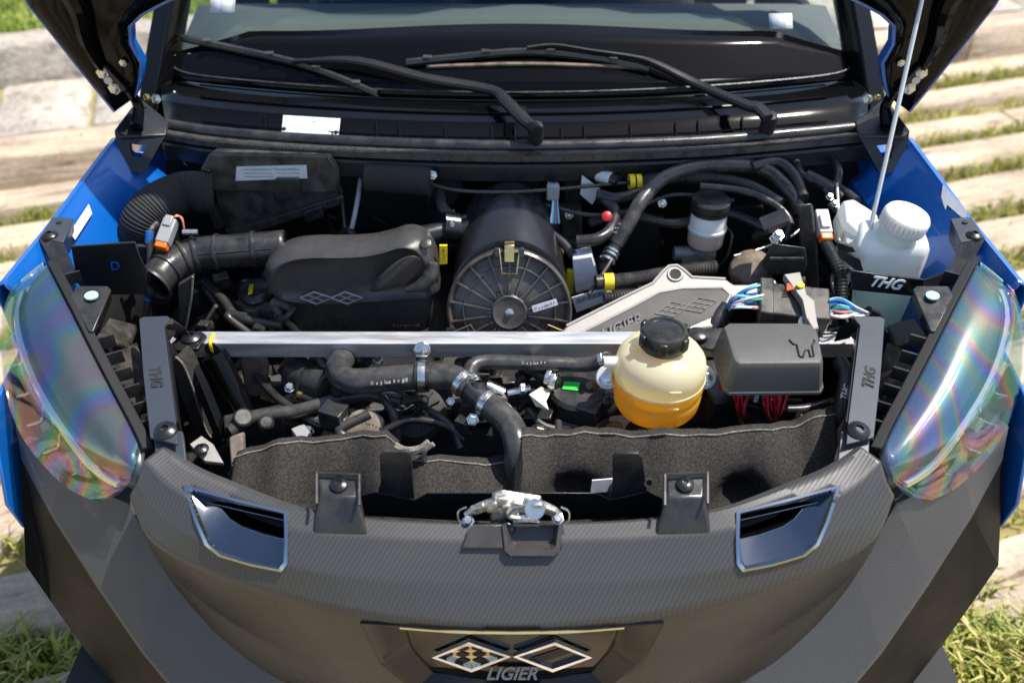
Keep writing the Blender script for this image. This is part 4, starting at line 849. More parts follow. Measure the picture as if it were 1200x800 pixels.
# grey connector with orange seal
c = at(196, 272, z=.965); ax = (at(203, 256, z=.985) - at(189, 293, z=.955)).normalized(); sd = V((1, .1, 0)); rt = frame(c, ax, sd).to_3x3()
mb = MB(); mb.box(c, (.045, .022, .02), rt); mb.box(c + ax * .012 + V((0, 0, .008)), (.02, .014, .012), rt); cn = P('sensor_connector', mb, K['grey'], 'grey sensor connector with an orange seal by the elbow duct', bevel=.002)
mb = MB(); mb.box(c - ax * .026, (.012, .019, .017), rt); P('seal', mb, K['orange'], parent=cn, bevel=.002)
for k, m_ in enumerate(('orange', 'gwire', 'pwire')):
    mb = MB(); mb.tube([c + ax * .022, at(205 + k, 254 - k, z=.985), at(213, 255 + k, z=.98), at(216, 270, z=.96)], .0014, 5); P('wire', mb, K[m_], parent=cn)
mb = MB(); mb.cyl(at(214, 272, z=.962), at(232, 272, z=.960), .005); P('plug', mb, K['zinc'], parent=cn)
mb = MB(); mb.tube([at(184, 262, z=.965), at(177, 272, z=.96), at(176, 300, z=.93), at(174, 340, z=.88), at(170, 380, z=.83)], .0058, 8); bw = P('brake_line', mb, K['rubber'], 'black line with blue sleeves beside the elbow duct')
for a, b, z in ((175, 278, .955), (173, 345, .874)):
    mb = MB(); mb.tube([at(a + .4, b - 7, z=z + .009), at(a - .4, b + 7, z=z - .009)], .0068, 10); P('sleeve', mb, K['bwire'], parent=bw)
mb = MB(); mb.box(at(172, 296, z=.93), (.03, .008, .03)); P('line_clip', mb, K['plastic'], parent=bw, bevel=.002)
# black lettered plate left, mirror of the strap on the right
q = [(83, 289), (158, 284), (163, 300), (172, 318), (172, 345), (100, 346), (90, 330)]
f0 = [at(a, b, y=.43) for a, b in q]; mb = MB(); mb.loft([f0, [p + V((0, .004, 0)) for p in f0]]); lp_ = P('steel_plate', mb, K['satin'], 'flat black steel plate beside the left fender', bevel=.0008)
text('lettering', 'D', .022, frame(at(134, 312, y=.4285), (1, 0, .06), (0, 0, 1)), K['blue'], lp_, .001, .2)
# insulation strips and heat shield at the left under the bar
q = [(200, 424), (206, 418), (215, 428), (226, 455), (240, 500), (247, 512), (236, 512), (222, 492), (210, 462)]
f0 = [at(a, b, y=.27) for a, b in q]; mb = MB(); mb.loft([f0, [p + V((.01, .03, 0)) for p in f0]]); il = P('insulation_strip', mb, K['felt'], 'narrow felt insulation strip below the left bracket', bevel=.002)
mb = MB(); mb.tube([at(a, b, y=.268) for a, b in [(206, 418), (215, 428), (226, 455), (240, 500), (247, 512)]], .002, 5); P('cut_edge', mb, K['feltedge'], parent=il)
q = [(208, 335), (226, 324), (224, 350), (217, 388), (210, 388), (209, 360)]; f0 = [at(a, b, y=.42) for a, b in q]; mb = MB(); mb.loft([f0, [p + V((0, .012, 0)) for p in f0]]); il = P('insulation_flap', mb, K['felt'], 'vertical felt flap under the elbow duct', bevel=.002)
mb = MB(); mb.tube([at(a, b, y=.419) for a, b in [(226, 324), (224, 350), (217, 388)]], .0018, 5); P('cut_edge', mb, K['feltedge'], parent=il)
mb = MB(); mb.grid([[at(a, b, y=.34 + .012 * math.sin(k * .9)) for a, b in r] for k, r in enumerate([[(278, 414), (298, 414), (317, 414)], [(282, 430), (300, 432), (317, 432)], [(286, 450), (302, 453), (314, 450)], [(290, 464), (304, 466), (311, 458)]])]); P('heat_shield', mb, K['heat'], 'brown stippled heat shield under the crossbar', solid=.004, sub=1)
mb = MB(); mb.tube([at(250, 415, y=.33), at(262, 435, y=.32), at(285, 480, y=.29), at(310, 530, y=.26)], [.022, .020, .016, .014], 14); P('damper_boot', mb, K['gloss'], 'glossy black tapered boot running down the left')
mb = MB(); mb.tube([at(225, 425, y=.30), at(240, 460, y=.27), at(262, 515, y=.23)], [.010, .012, .012], 6); P('frame_rail', mb, K['gloss'], 'glossy black rail at the left of the bay')
mb = MB(); mb.prism([at(222, 520, z=.86), at(236, 510, z=.86), at(250, 520, z=.855), at(262, 542, z=.85), at(240, 540, z=.85)], (0, 0, -.006)); al = P('radiator_tab', mb, K['cast'], 'pale metal tab in the left front corner', bevel=.001); bolt(at(236, 526, z=.862), (0, 0, 1), .008, .005, K['darkbolt'], parent=al, hexa=False)
mb = MB(); mb.prism([at(268, 512, z=.83), at(284, 506, z=.83), at(286, 545, z=.80), at(270, 548, z=.80)], (0, .012, -.01)); P('rubber_block', mb, K['heat'], 'brownish rubber block at the left front', bevel=.003)

# ------------------------------------------------------------------ moulded plastic cover
y0 = .465
out = [(308, 322), (316, 306), (336, 297), (365, 294), (400, 294), (432, 292), (455, 287), (476, 281), (494, 284), (506, 296), (513, 312), (514, 330), (512, 345), (470, 349), (425, 352), (380, 354), (345, 353), (318, 346)]
rg = lambda y, sc, dpy=0, dpx=0: [at((a - 412) * sc + 412 + dpx, (b - 322) * sc + 322 + dpy, y=y) for a, b in out]
mb = MB(); base = [at(a, b, y=y0) for a, b in out]; base = catmull(base[-2:] + base + base[:2], 4)[8:8 + 4 * len(out)]; cen = sum(base, V()) / len(base)
def off(y, sc): return [V((cen.x + (p.x - cen.x) * sc, y, cen.z + (p.z - cen.z) * sc)) for p in base]
def off2(y, sc, dz): return [p + V((0, 0, dz)) for p in off(y, sc)]
mb.loft([off2(.535, .90, -.012), off2(.53, .965, -.008), off(.495, .995), off(.476, 1.0), off(.470, .992), off(.462, .965), off(.453, .93), off(.450, .90), off(.450, .87), off(.453, .84), off(.459, .70), off(.461, .4)])
cv = P('engine_cover', mb, K['grain'], 'moulded black plastic cover with embossed diamonds', smooth=34)
low = [(340, 346), (425, 346), (508, 343), (507, 368), (502, 388), (425, 391), (352, 391), (343, 372)]
b2 = [at(a, b, y=.478) for a, b in low]; mb = MB(); c2 = sum(b2, V()) / len(b2); mb.loft([[c2 + (p - c2) * .97 + V((0, .10, 0)) for p in b2], b2, [c2 + (p - c2) * .96 + V((0, -.007, 0)) for p in b2]]); P('skirt', mb, K['grain'], parent=cv, bevel=.004)
# raised shoulder lump
lump = [[(424, 344), (440, 344), (452, 344), (440, 340)], [(424, 343), (448, 318), (474, 312), (480, 343)], [(446, 320), (464, 302), (494, 298), (492, 332)], [(472, 304), (482, 294), (500, 300), (496, 318)]]
mb = MB(); mb.loft([[at(a, b, y=.448 - d_) for (a, b), d_ in zip(r, (.0, .040, .034, .004))] for r in lump]); P('shoulder', mb, K['grain'], parent=cv, sub=2)
mb = MB(); mb.tube([at(476, 340, y=.440), at(494, 334, y=.440), at(505, 322, y=.445), at(508, 308, y=.45)], [.004, .011, .013, .008], 10); P('rib', mb, K['grain'], parent=cv)
mb = MB(); mb.lathe([(.009, 0), (.009, .003), (.006, .004)], at(499, 286, y=.462), (0, -.5, .9), 16); P('screw_boss', mb, K['grain'], parent=cv)
mb = MB(); q = [(330, 276), (490, 271), (494, 280), (470, 284), (440, 292), (345, 292), (316, 300)]; f0 = [at(a, b, y=.555) for a, b in q]
# embossed diamonds and lettering
yy = .4475
for dx in (0, 36):
    mb = MB(); dd = [(352 + dx, 349), (368 + dx, 342), (389 + dx, 349), (371 + dx, 356)]; pp = [at(a, b, y=yy) for a, b in dd]; mb.tube(None, .0016, 5, path=pp + [pp[0]]); P('embossed_diamond', mb, K['grey'], parent=cv)
    mb = MB(); mb.tube(None, .001, 4, path=[pp[0].lerp(pp[1], .5), pp[3].lerp(pp[2], .5)]); mb.tube(None, .001, 4, path=[pp[0].lerp(pp[3], .5), pp[1].lerp(pp[2], .5)]); P('emboss_line', mb, K['grey'], parent=cv)
text('lettering', 'LIGIER', .022, frame(at(390, 379, y=.4695), (1, 0, 0), (0, 0, 1)), K['grain'], cv, .0012, .2, .0002)
smudged_print('small_print', .045, .005, frame(at(476, 381, y=.470), (1, 0, 0), (0, 0, 1)), K['greyprint'], cv)
# dark duct joining cover and filter
mb = MB(); mb.tube([at(488, 280, y=.56), at(520, 272, y=.58), at(560, 268, y=.60)], .020, 16); dk = P('clean_air_duct', mb, K['satin'], 'short black duct between the cover and the filter')
mb = MB(); mb.cyl(at(519, 264, y=.58) , at(536, 266, y=.585), .024); P('clamp_band', mb, K['plastic'], parent=dk); text('print', '6', .016, frame(at(530, 262, y=.556), (1, 0, 0), (0, .2, 1)), K['whiteprint'], dk, .0003)
q = [(515, 288), (524, 288), (524, 309), (515, 310)]; f0 = [at(a, b, y=.47) for a, b in q]; mb = MB(); mb.loft([f0, [p + V((0, .004, 0)) for p in f0]]); yt = P('yellow_tag', mb, K['yellow'], 'small yellow tag between the cover and the filter'); smudged_print('print', .020, .004, frame(at(519.5, 298, y=.4692), (0, 0, 1), (-1, 0, 0)), K['print'], yt)

# ------------------------------------------------------------------ air filter canister
K['barrel'] = mat('smooth_black_barrel', (.012, .012, .014), .26, bump=.1, bscale=500, rvar=.06)
FA = V((0, -math.cos(R(22)), math.sin(R(22)))); fc = at(597, 364, z=.862); RF = .1035
mb = MB(); mb.lathe([(RF * .90, -.06), (RF * .95, -.055), (RF * .975, -.05), (RF * .975, -.018), (RF * 1.0, -.017), (RF * 1.0, -.004)], fc, FA, 56); fl_ = P('air_filter', mb, K['plastic'], 'round black air filter canister with a ribbed lid', smooth=35)
mb = MB(); rings = []
for k in range(9):
    t_ = k / 8; cen_ = fc + V((0, .03 + .21 * t_, .004 + .030 * t_)); ax_ = FA.lerp(V((0, -1, .05)), min(1, t_ * 1.6)).normalized(); u_ = V((1, 0, 0)); w_ = ax_.cross(u_).normalized(); r_ = RF * (.955 - .10 * t_ - (.12 if k == 8 else 0))
    rings.append([cen_ + (u_ * math.cos(a) + w_ * math.sin(a)) * r_ for a in [2 * math.pi * q_ / 48 for q_ in range(48)]])
mb.loft(rings); P('barrel', mb, K['barrel'], parent=fl_, smooth=40)
mb = MB(); mb.lathe([(RF * 1.0, -.003), (RF * 1.0, .006), (RF * .965, .009), (RF * .93, .006), (RF * .90, -.002), (RF * .70, .004), (RF * .45, .006), (RF * .29, .006), (RF * .29, .012), (RF * .26, .0145), (RF * .20, .0125), (.0001, .0125)], fc, FA, 56, cap=False)
K['filterlid'] = mat('dusty_filter_lid', (.072, .062, .054), .30, bump=.15, bscale=400, var=.35, vscale=30, rvar=.12)
lid = P('lid', mb, K['filterlid'], parent=fl_, smooth=35)
fx = V((1, 0, 0)); fu = FA.cross(fx).normalized(); fu = fu if fu.z > 0 else -fu
for k in range(18):
    a = 2 * math.pi * (k + .5) / 18; d = fx * math.cos(a) + fu * math.sin(a); tw_ = FA.cross(d)
    mb = MB(); i_, o_ = fc + d * RF * .30, fc + d * RF * .95
    vs = []
    for p_, h in ((i_, .013), (fc + d * RF * .66, .0105), (fc + d * RF * .86, .0085), (o_, .010)): vs.append([p_ - tw_ * .0011 - FA * .004, p_ - tw_ * .0011 + FA * h, p_ + tw_ * .0011 + FA * h, p_ + tw_ * .0011 - FA * .004])
    mb.loft(vs); P('rib', mb, K['filterlid'], parent=lid)
mb = MB(); mb.lathe([(RF * .715, .0), (RF * .725, .0095), (RF * .735, .0095), (RF * .745, 0)], fc, FA, 56, cap=False); P('ring_rib', mb, K['filterlid'], parent=lid)
bolt(fc + FA * .0125, FA, .0055, .004, K['zinc'], parent=fl_)
for k in range(12):
    a = 2 * math.pi * k / 12; mb = MB(); d = fx * math.cos(a) + fu * math.sin(a); mb.box(fc + d * RF * .325 + FA * .010, (.006, .008, .006), frame(fc, FA.cross(d), d).to_3x3()); P('lug', mb, K['plastic'], parent=lid)
def clip_at(ang):
    d = fx * math.cos(ang) + fu * math.sin(ang); tw_ = FA.cross(d); c = fc + d * RF
    m3 = frame(c, tw_, d).to_3x3()
    mb = MB(); mb.box(c + d * .006 - FA * .004, (.016, .006, .040), m3); mb.box(c - d * .006 + FA * .014, (.016, .026, .003), m3); cl = P('clip', mb, K['gold'], parent=fl_, bevel=.0008)
    mb = MB(); a = c - d * .010 + FA * .017
    mb.tube(None, .0014, 6, path=[c + tw_ * .017 + d * .002 + FA * .010, c + tw_ * .015 - d * .008 + FA * .016, c + tw_ * .012 - d * .038 + FA * .014, c - tw_ * .012 - d * .038 + FA * .014, c - tw_ * .015 - d * .008 + FA * .016, c - tw_ * .017 + d * .002 + FA * .010]); P('clip_wire', mb, K['gold'], parent=fl_)
    for sg in (-1, 1):
        mb = MB(); mb.box(c + tw_ * sg * .020 - d * .004 + FA * .009, (.008, .014, .016), m3); P('clip_post', mb, K['plastic'], parent=fl_, bevel=.001)
clip_at(R(90)); clip_at(R(-28)); clip_at(R(208))
c = fc + fx * .058 + fu * .012 + FA * .0125; mb = MB(); xd = (fx * .95 + fu * .30).normalized(); yd = FA.cross(xd); mb.box(c, (.042, .011, .0012), frame(c, xd, yd).to_3x3()); lb = P('part_label', mb, K['white'], parent=fl_); smudged_print('print', .034, .0048, frame(c + FA * .0009, xd, yd), K['print'], fl_)

# ------------------------------------------------------------------ cast alloy arm
p0 = at(775, 352, z=.895); nn = V((0, -.45, .89)).normalized()
ca = lambda px, py, o=0: onp(px, py, p0 + nn * o, nn)
q = [(655, 392), (664, 381), (690, 368), (740, 343), (764, 331), (776, 317), (783, 311), (793, 310), (801, 315), (810, 324), (850, 326), (860, 333), (905, 332), (908, 346), (866, 352), (852, 372), (835, 384), (770, 392)]
mb = MB(); t = [ca(a, b) for a, b in q]; mb.loft([[p - nn * .030 for p in t], t]); arm = P('cast_arm', mb, K['cast'], 'cast aluminium engine arm with a pierced ear', bevel=.004, seg=3)
mb = MB(); mb.lathe([(.0085, -.01), (.0085, .0008)], ca(791, 322), nn, 20); P('hole', mb, K['void'], parent=arm)
mb = MB(); mb.lathe([(.0085, .001), (.010, .003), (.0125, .003), (.014, 0)], ca(791, 322), nn, 22, cap=False); P('boss', mb, K['cast'], parent=arm)
q = [(678, 392), (745, 358), (772, 343), (800, 338), (846, 338), (856, 346), (846, 366), (800, 386), (770, 394)]
t = [ca(a, b, .0006) for a, b in q]; mb = MB(); mb.tube(None, .0028, 8, path=t[:7]); P('raised_edge', mb, K['cast'], parent=arm)
mb = MB(); mb.tube(None, .0030, 8, path=[ca(a, b, -.001) for a, b in [(664, 382), (690, 369), (740, 344), (765, 332), (777, 318), (784, 312), (793, 311), (801, 316), (811, 325), (850, 327)]]); P('raised_rim', mb, K['cast'], parent=arm)
mb = MB(); mb.loft([t, [p + nn * .0008 for p in t]]); P('recess_panel', mb, K['castdark'], parent=arm)  # flat dark sheet on the arm, shade of a recess put into its colour
for dx, dy in ((0, 0), (32, -5)):
    dd = [(768 + dx, 367 + dy), (786 + dx, 354 + dy), (808 + dx, 358 + dy), (790 + dx, 371 + dy)]; pp = [ca(a, b, .0022) for a, b in dd]; mb = MB(); mb.tube(None, .0011, 5, path=pp + [pp[0]]); P('embossed_diamond', mb, K['cast'], parent=arm)
    for k in (.33, .66):
        mb = MB(); mb.tube(None, .0008, 4, path=[pp[0].lerp(pp[1], k), pp[3].lerp(pp[2], k)]); mb.tube(None, .0008, 4, path=[pp[0].lerp(pp[3], k), pp[1].lerp(pp[2], k)]); P('emboss_line', mb, K['cast'], parent=arm)
text('lettering', 'LIGIER', .026, frame(ca(728, 383, .002), ca(760, 369) - ca(700, 395), UP), K['cast'], arm, .0012, .25)

# ------------------------------------------------------------------ coolant tank
tc = V((at(768, 474, y=.235).x, .235, 0)); Z0 = .835; RT = .0655
prof = [(.020, 0), (.048, .001), (.058, .006), (.0625, .014), (.0645, .030), (.0645, .036), (.0615, .040), (.0615, .043), (.0655, .047), (.0655, .060), (.0635, .063), (.0655, .066), (.0655, .082), (.063, .094), (.056, .104), (.044, .110), (.031, .113), (.028, .114), (.028, .122)]
mb = MB(); mb.lathe([(r, h + Z0) for r, h in prof], tc, (0, 0, 1), 64); mb.m = [2 if (i // 64) < 9 and i < 64 * 18 else (1 if (i // 64) < 12 and i < 64 * 18 else 0) for i in range(len(mb.f))]; mb.m[-2] = 2; tank = P('coolant_tank', mb, [K['shell'], K['shellmid'], K['shellfill']], 'round translucent coolant tank half full of orange fluid', smooth=50)
mb = MB(); mb.lathe([(max(.004, r - .0018), h + Z0 + .0015) for r, h in prof if h < .064], tc, (0, 0, 1), 64); P('coolant', mb, K['coolant'], parent=tank, smooth=50)
mb = MB(); mb.lathe([(.0655, Z0 + .064), (.0668, Z0 + .065), (.0655, Z0 + .066)], tc, (0, 0, 1), 64, cap=False); P('weld_seam', mb, K['shell'], parent=tank)
for k, (h_, w_) in enumerate(((.083, .016), (.052, .016))):
    mb = MB(); mb.box(tc + V((.012, -.0652, Z0 + h_)), (w_, .002, .0014)); P('level_mark', mb, K['shell'], parent=tank)
mb = MB(); cz = Z0 + .116
mb.lathe([(.0325, cz), (.0335, cz + .003), (.0335, cz + .022), (.031, cz + .027), (.026, cz + .028), (.025, cz + .026), (.012, cz + .0275), (.0001, cz + .0275)], tc, (0, 0, 1), 40, cap=False); cap_ = P('cap', mb, K['plastic'], parent=tank, smooth=30)
for k in range(6):
    a = R(20 + 60 * k); d = V((math.cos(a), math.sin(a), 0)); mb = MB(); mb.box(tc + d * .034 + V((0, 0, cz + .016)), (.007, .012, .020), Matrix.Rotation(a, 3, 'Z')); P('cap_lug', mb, K['plastic'], parent=tank, bevel=.002)
for px in (712, 825):
    p = at(px, 442, y=.245); mb = MB(); mb.lathe([(.017, -.004), (.018, 0), (.017, .004)], p, (0, -.8, .6), 20); mb.box(V((tc.x + (p.x - tc.x) * .75, .245, p.z)), (.035, .006, .022)); P('ear', mb, K['lgrey'], parent=tank, bevel=.0008); bolt(p + V((0, -.004, .003)), (0, -.8, .6), .009, .008, K['zinc'], parent=tank)
mb = MB(); mb.cyl(tc + V((-.060, 0, Z0 + .085)), tc + V((-.082, 0, Z0 + .085)), .008); P('nozzle', mb, K['milk'], parent=tank)

# ------------------------------------------------------------------ hoses in front of the bar
def worm(p, d, r, parent, m='zinc'):
    mb = MB(); mb.lathe([(r, -.005), (r + .0014, -.005), (r + .0014, .005), (r, .005)], p, d, 24, cap=False); c = P('worm_clamp', mb, K[m], parent=parent, smooth=25)
    u = V(d).normalized(); s_ = u.cross(V((0, -.5, .86))).normalized(); n_ = s_.cross(u); n_ = n_ if n_.z > 0 else -n_
    mb = MB(); mb.box(V(p) + n_ * (r + .004), (.008, .014, .007), frame(p, u, s_).to_3x3()); P('clamp_screw', mb, K[m], parent=parent, bevel=.001)
path = catmull([at(404, 416, z=.845), at(396, 433, z=.848), at(410, 446, z=.856), at(450, 444, z=.862), at(500, 441, z=.866), at(530, 442, z=.866), at(549, 454, z=.860)], 8)
mb = MB(); mb.tube(None, .0195, 20, path=path); h1 = P('radiator_hose', mb, K['hose'], 'thick grey black radiator hose under the crossbar')
mb = MB(); d = path[0] - path[3]; mb.lathe([(.0195, -.004), (.0225, -.004), (.0225, .018), (.019, .018)], path[0], d, 20); P('hose_cuff', mb, K['rubber'], parent=h1)
worm(path[-4], path[-3] - path[-5], .0198, h1)
smudged_print('print', .058, .006, frame(at(458, 444, z=.882) + V((0, -.006, .0)), path[28] - path[20], UP), K['greyprint'], h1)
mb = MB(); p1 = [at(545, 452, z=.860), at(560, 465, z=.856), at(573, 476, z=.852)]; mb.tube(p1, .0155, 18); mb.tube([p1[1], at(560, 448, z=.872)], .011, 12); tee = P('hose_tee', mb, K['rubber'], 'black tee joint between the radiator hoses')
path2 = catmull([at(566, 470, z=.855), at(580, 480, z=.852), at(597, 497, z=.846), at(606, 520, z=.838), at(607, 548, z=.81), at(606, 580, z=.76)], 8); mb = MB(); mb.tube(None, .0200, 20, path=path2); h2 = P('radiator_hose', mb, K['hose'], 'thick hose bending down over the felt liner')
worm(path2[3], path2[4] - path2[2], .0203, h2)
bolt(at(554, 491, z=.84), (0, -.8, .5), .007, .008, K['zinc'], parent=h2); bolt(at(528, 470, z=.84), (0, -.8, .5), .005, .008, K['zinc'], parent=h2)
mb = MB(); hp3 = [at(555, 450, z=.860), at(550, 438, z=.865), at(557, 427, z=.868), at(580, 424, z=.868), at(640, 426, z=.868), at(688, 427, z=.868), at(716, 421, z=.885)]; pth = catmull(hp3, 8); mb.tube(None, .0115, 16, path=pth); h3 = P('overflow_hose', mb, K['hose'], 'slimmer grey hose leading to the coolant tank')
worm(pth[-3], pth[-2] - pth[-4], .0117, h3); worm(pth[1], pth[2] - pth[0], .0117, h3)
smudged_print('print', .034, .005, frame(at(625, 425, z=.880), (1, 0, 0), UP), K['greyprint'], h3)
# P clip on the bar
mb = MB(); c = path[22 + 10]; d = V((1, .02, 0)); c = at(495, 441, z=.866); mb.lathe([(.0198, -.010), (.0235, -.010), (.0235, .010), (.0198, .010)], c, d, 26, cap=False); pc = P('hose_clip', mb, K['rubber'], 'steel hose clip bolted to the crossbar', smooth=25)
mb = MB(); mb.lathe([(.0237, -.0055), (.0248, -.0055), (.0248, .0055), (.0237, .0055)], c, d, 26, cap=False); P('steel_band', mb, K['zinc'], parent=pc, smooth=25)
ct = at(495, 410, y=.330); mb = MB(); mb.box(ct.lerp(c, .35) + V((0, -.008, 0)), (.018, .005, .028)); mb.lathe([(.0135, 0), (.0135, .004)], ct, (0, -1, .5), 20); P('clip_ear', mb, K['zinc'], parent=pc, bevel=.001); bolt(ct + V((0, -.004, .002)), (0, -1, .5), .010, .008, K['zinc'], parent=pc)

# ------------------------------------------------------------------ filters, motors and fittings low in the bay
c = at(678, 452, z=.835); mb = MB(); mb.lathe([(.047, -.10), (.047, -.05), (.054, -.048), (.056, -.044), (.056, -.040), (.047, -.036), (.045, -.012), (.047, -.010), (.047, -.006), (.042, 0), (.0001, .001)], c, (0, -.12, 1), 40, cap=False); of = P('fuel_filter', mb, K['plastic'], 'black round fuel filter with a green tag', smooth=30)
q = [(661, 447), (680, 448), (678, 458), (659, 456)]; nz = V((0, -.12, 1)).normalized(); t = [onp(a, b, c + nz * .0015, nz) for a, b in q]; mb = MB(); mb.prism(t, nz * .001); P('green_tag', mb, K['green'], parent=of)
mb = MB(); mb.tube([at(620, 430, z=.84), at(640, 441, z=.845), at(652, 450, z=.845)], .0115, 14); P('outlet_pipe', mb, K['rubber'], parent=of); worm(at(644, 444, z=.845), V((1, -.4, 0)), .0122, of); worm(at(649, 448, z=.845), V((1, -.4, 0)), .0122, of)
mb = MB(); mb.lathe([(.0475, -.086), (.0475, -.062)], c, nz, 40, cap=False); P('filter_label', mb, K['white'], parent=of)
tp = [(620, 462), (634, 453), (646, 458), (640, 470), (643, 480), (628, 476)]; mb = MB(); mb.loft([[at(a, b, z=.84 + .006 * math.sin(i * 2.1)) for i, (a, b) in enumerate(tp)], [at(a, b, z=.837 + .006 * math.sin(i * 2.1)) for i, (a, b) in enumerate(tp)]]); P('masking_tape', mb, K['tape'], 'crumpled beige tape beside the fuel filter')
mb = MB(); a, b = at(345, 436, z=.80), at(408, 466, z=.80); mb.lathe([(.020, -.004), (.030, 0), (.031, .030), (.033, .031), (.033, .036), (.029, .037), (.027, .075), (.020, .080)], a, b - a, 26); stm = P('starter_motor', mb, K['plastic'], 'ribbed black motor body under the crossbar', smooth=30)
mb = MB(); mb.cyl(at(352, 462, z=.79), at(375, 473, z=.79), .009); mb.cyl(at(375, 473, z=.79), at(396, 480, z=.79), .011); P('sensor', mb, K['rubber'], parent=stm); mb = MB(); mb.cyl(at(350, 461, z=.795), at(355, 463.5, z=.795), .006, n=8); P('brass_tip', mb, K['gold'], parent=stm)
mb = MB(); mb.tube([at(330, 480, z=.76), at(340, 495, z=.76), at(352, 508, z=.765)], .011, 10); wc = P('wire_plug', mb, K['plastic'], 'grey wire plug above the felt liner'); mb = MB(); mb.box(at(354, 510, z=.772), (.022, .030, .018), Matrix.Rotation(.6, 3, 'Z')); P('plug_end', mb, K['grey'], parent=wc, bevel=.002)
mb = MB(); mb.lathe([(.010, -.004), (.026, -.004), (.027, .004), (.022, .006), (.020, .012), (.026, .016), (.026, .022), (.010, .024)], at(425, 500, z=.79), (.2, -.7, .7), 28); pu = P('pulley', mb, K['brown'], 'small brown pulley behind the felt liner', smooth=25); bolt(at(402, 490, z=.81), (-.3, -.7, .6), .008, .010, K['zinc'], parent=pu)
mb = MB(); mb.prism([at(400, 484, z=.80), at(420, 480, z=.80), at(440, 482, z=.80), at(450, 490, z=.79), (at(445, 512, z=.78)), at(430, 490, z=.79), at(408, 490, z=.79)], (0, .01, -.02)); P('bracket', mb, K['tape'], parent=pu, bevel=.003)
mb = MB(); mb.tube([at(445, 460, z=.82), at(456, 475, z=.81), at(464, 495, z=.79), at(465, 520, z=.76)], .0075, 10); P('breather_pipe', mb, K['hose'], 'bent grey pipe dropping below the radiator hose')
mb = MB(); mb.cyl(at(595, 462, z=.82), at(622, 456, z=.825), .008); mb.cyl(at(570, 452, z=.83), at(590, 462, z=.82), .011); ft = P('pipe_fitting', mb, K['zinc'], 'plated pipe fitting right of the hose tee'); worm(at(612, 458, z=.823), V((1, .1, 0)), .0095, ft)
for px, py, z in ((340, 455, .80), (443, 424, .82), (362, 505, .74)): bolt(at(px, py, z=z), (0, -.3, 1), .007, .008)
# engine block and its many castings
mb = MB(); mb.loft([[V((-.34, .24, .46)), V((.42, .24, .46)), V((.42, .66, .46)), V((-.34, .66, .46))], [V((-.32, .26, .70)), V((.40, .26, .70)), V((.40, .66, .74)), V((-.32, .66, .74))], [V((-.24, .34, .78)), V((.34, .34, .78)), V((.34, .62, .82)), V((-.24, .62, .82))]]); eng = P('engine_block', mb, K['matte'], 'dark engine block deep in the bay', bevel=.01)
rnd = random.Random(11); mats_g = [K['matte'], K['plastic'], K['dusty'], K['brown'], K['castdark'], K['rubber'], K['hose'], K['grain'], K['plastic']]
for i in range(300):
    zone = i % 3
    if zone == 0: px, py, z = rnd.uniform(270, 720), rnd.uniform(418, 512), rnd.uniform(.74, .825)
    elif zone == 1: px, py, z = rnd.uniform(380, 960), rnd.uniform(198, 305), rnd.uniform(.80, .90)
    else: px, py, z = rnd.choice([(rnd.uniform(225, 345), rnd.uniform(325, 388), rnd.uniform(.74, .84)), (rnd.uniform(690, 1000), rnd.uniform(300, 500), rnd.uniform(.74, .84)), (rnd.uniform(480, 700), rnd.uniform(370, 470), rnd.uniform(.70, .81))])
    if zone == 1 and 770 < px < 880: continue
    if px < 345 and py > 415: z -= .05
    c = at(px, py, z=z); mb = MB(); k = rnd.choice((0, 1, 1, 2, 2, 2, 3)); sc = rnd.uniform(.5, 1.1)
    if k == 0: mb.box(c, (.035 * sc, .03 * sc, .03 * sc), Matrix.Rotation(rnd.uniform(-.5, .5), 3, 'Z')); nm = 'casting_boss'
    elif k == 1: mb.lathe([(.010 * sc, -.02), (.014 * sc, -.018), (.014 * sc, .004), (.010 * sc, .008), (.006 * sc, .012)], c, (rnd.uniform(-.6, .6), rnd.uniform(-.8, .2), 1), 14); nm = 'plug'
    elif k == 2: mb.tube([c, c + V((rnd.uniform(-.05, .05), rnd.uniform(-.03, .03), rnd.uniform(-.02, .03))), c + V((rnd.uniform(-.09, .09), rnd.uniform(-.05, .05), rnd.uniform(-.08, .0)))], rnd.uniform(.003, .009), 10); nm = 'pipe'
    else: mb.prism([c + V((-.02 * sc, -.01, 0)), c + V((.02 * sc, -.014, .004)), c + V((.028 * sc, .012, .006)), c + V((-.016 * sc, .016, 0))], (0, .003, -.012)); nm = 'bracket'
    P(nm, mb, rnd.choice(mats_g), parent=eng, bevel=.0015 if k in (0, 3) else 0)
for i in range(12):
    px, py = rnd.choice([(rnd.uniform(340, 700), rnd.uniform(418, 505)), (rnd.uniform(480, 980), rnd.uniform(198, 300))]); bolt(at(px, py, z=rnd.uniform(.78, .84)), (rnd.uniform(-.4, .4), -.5, 1), rnd.uniform(.003, .0055), .006, K['dirtyzinc'] if i % 4 else K['gold'], parent=eng)
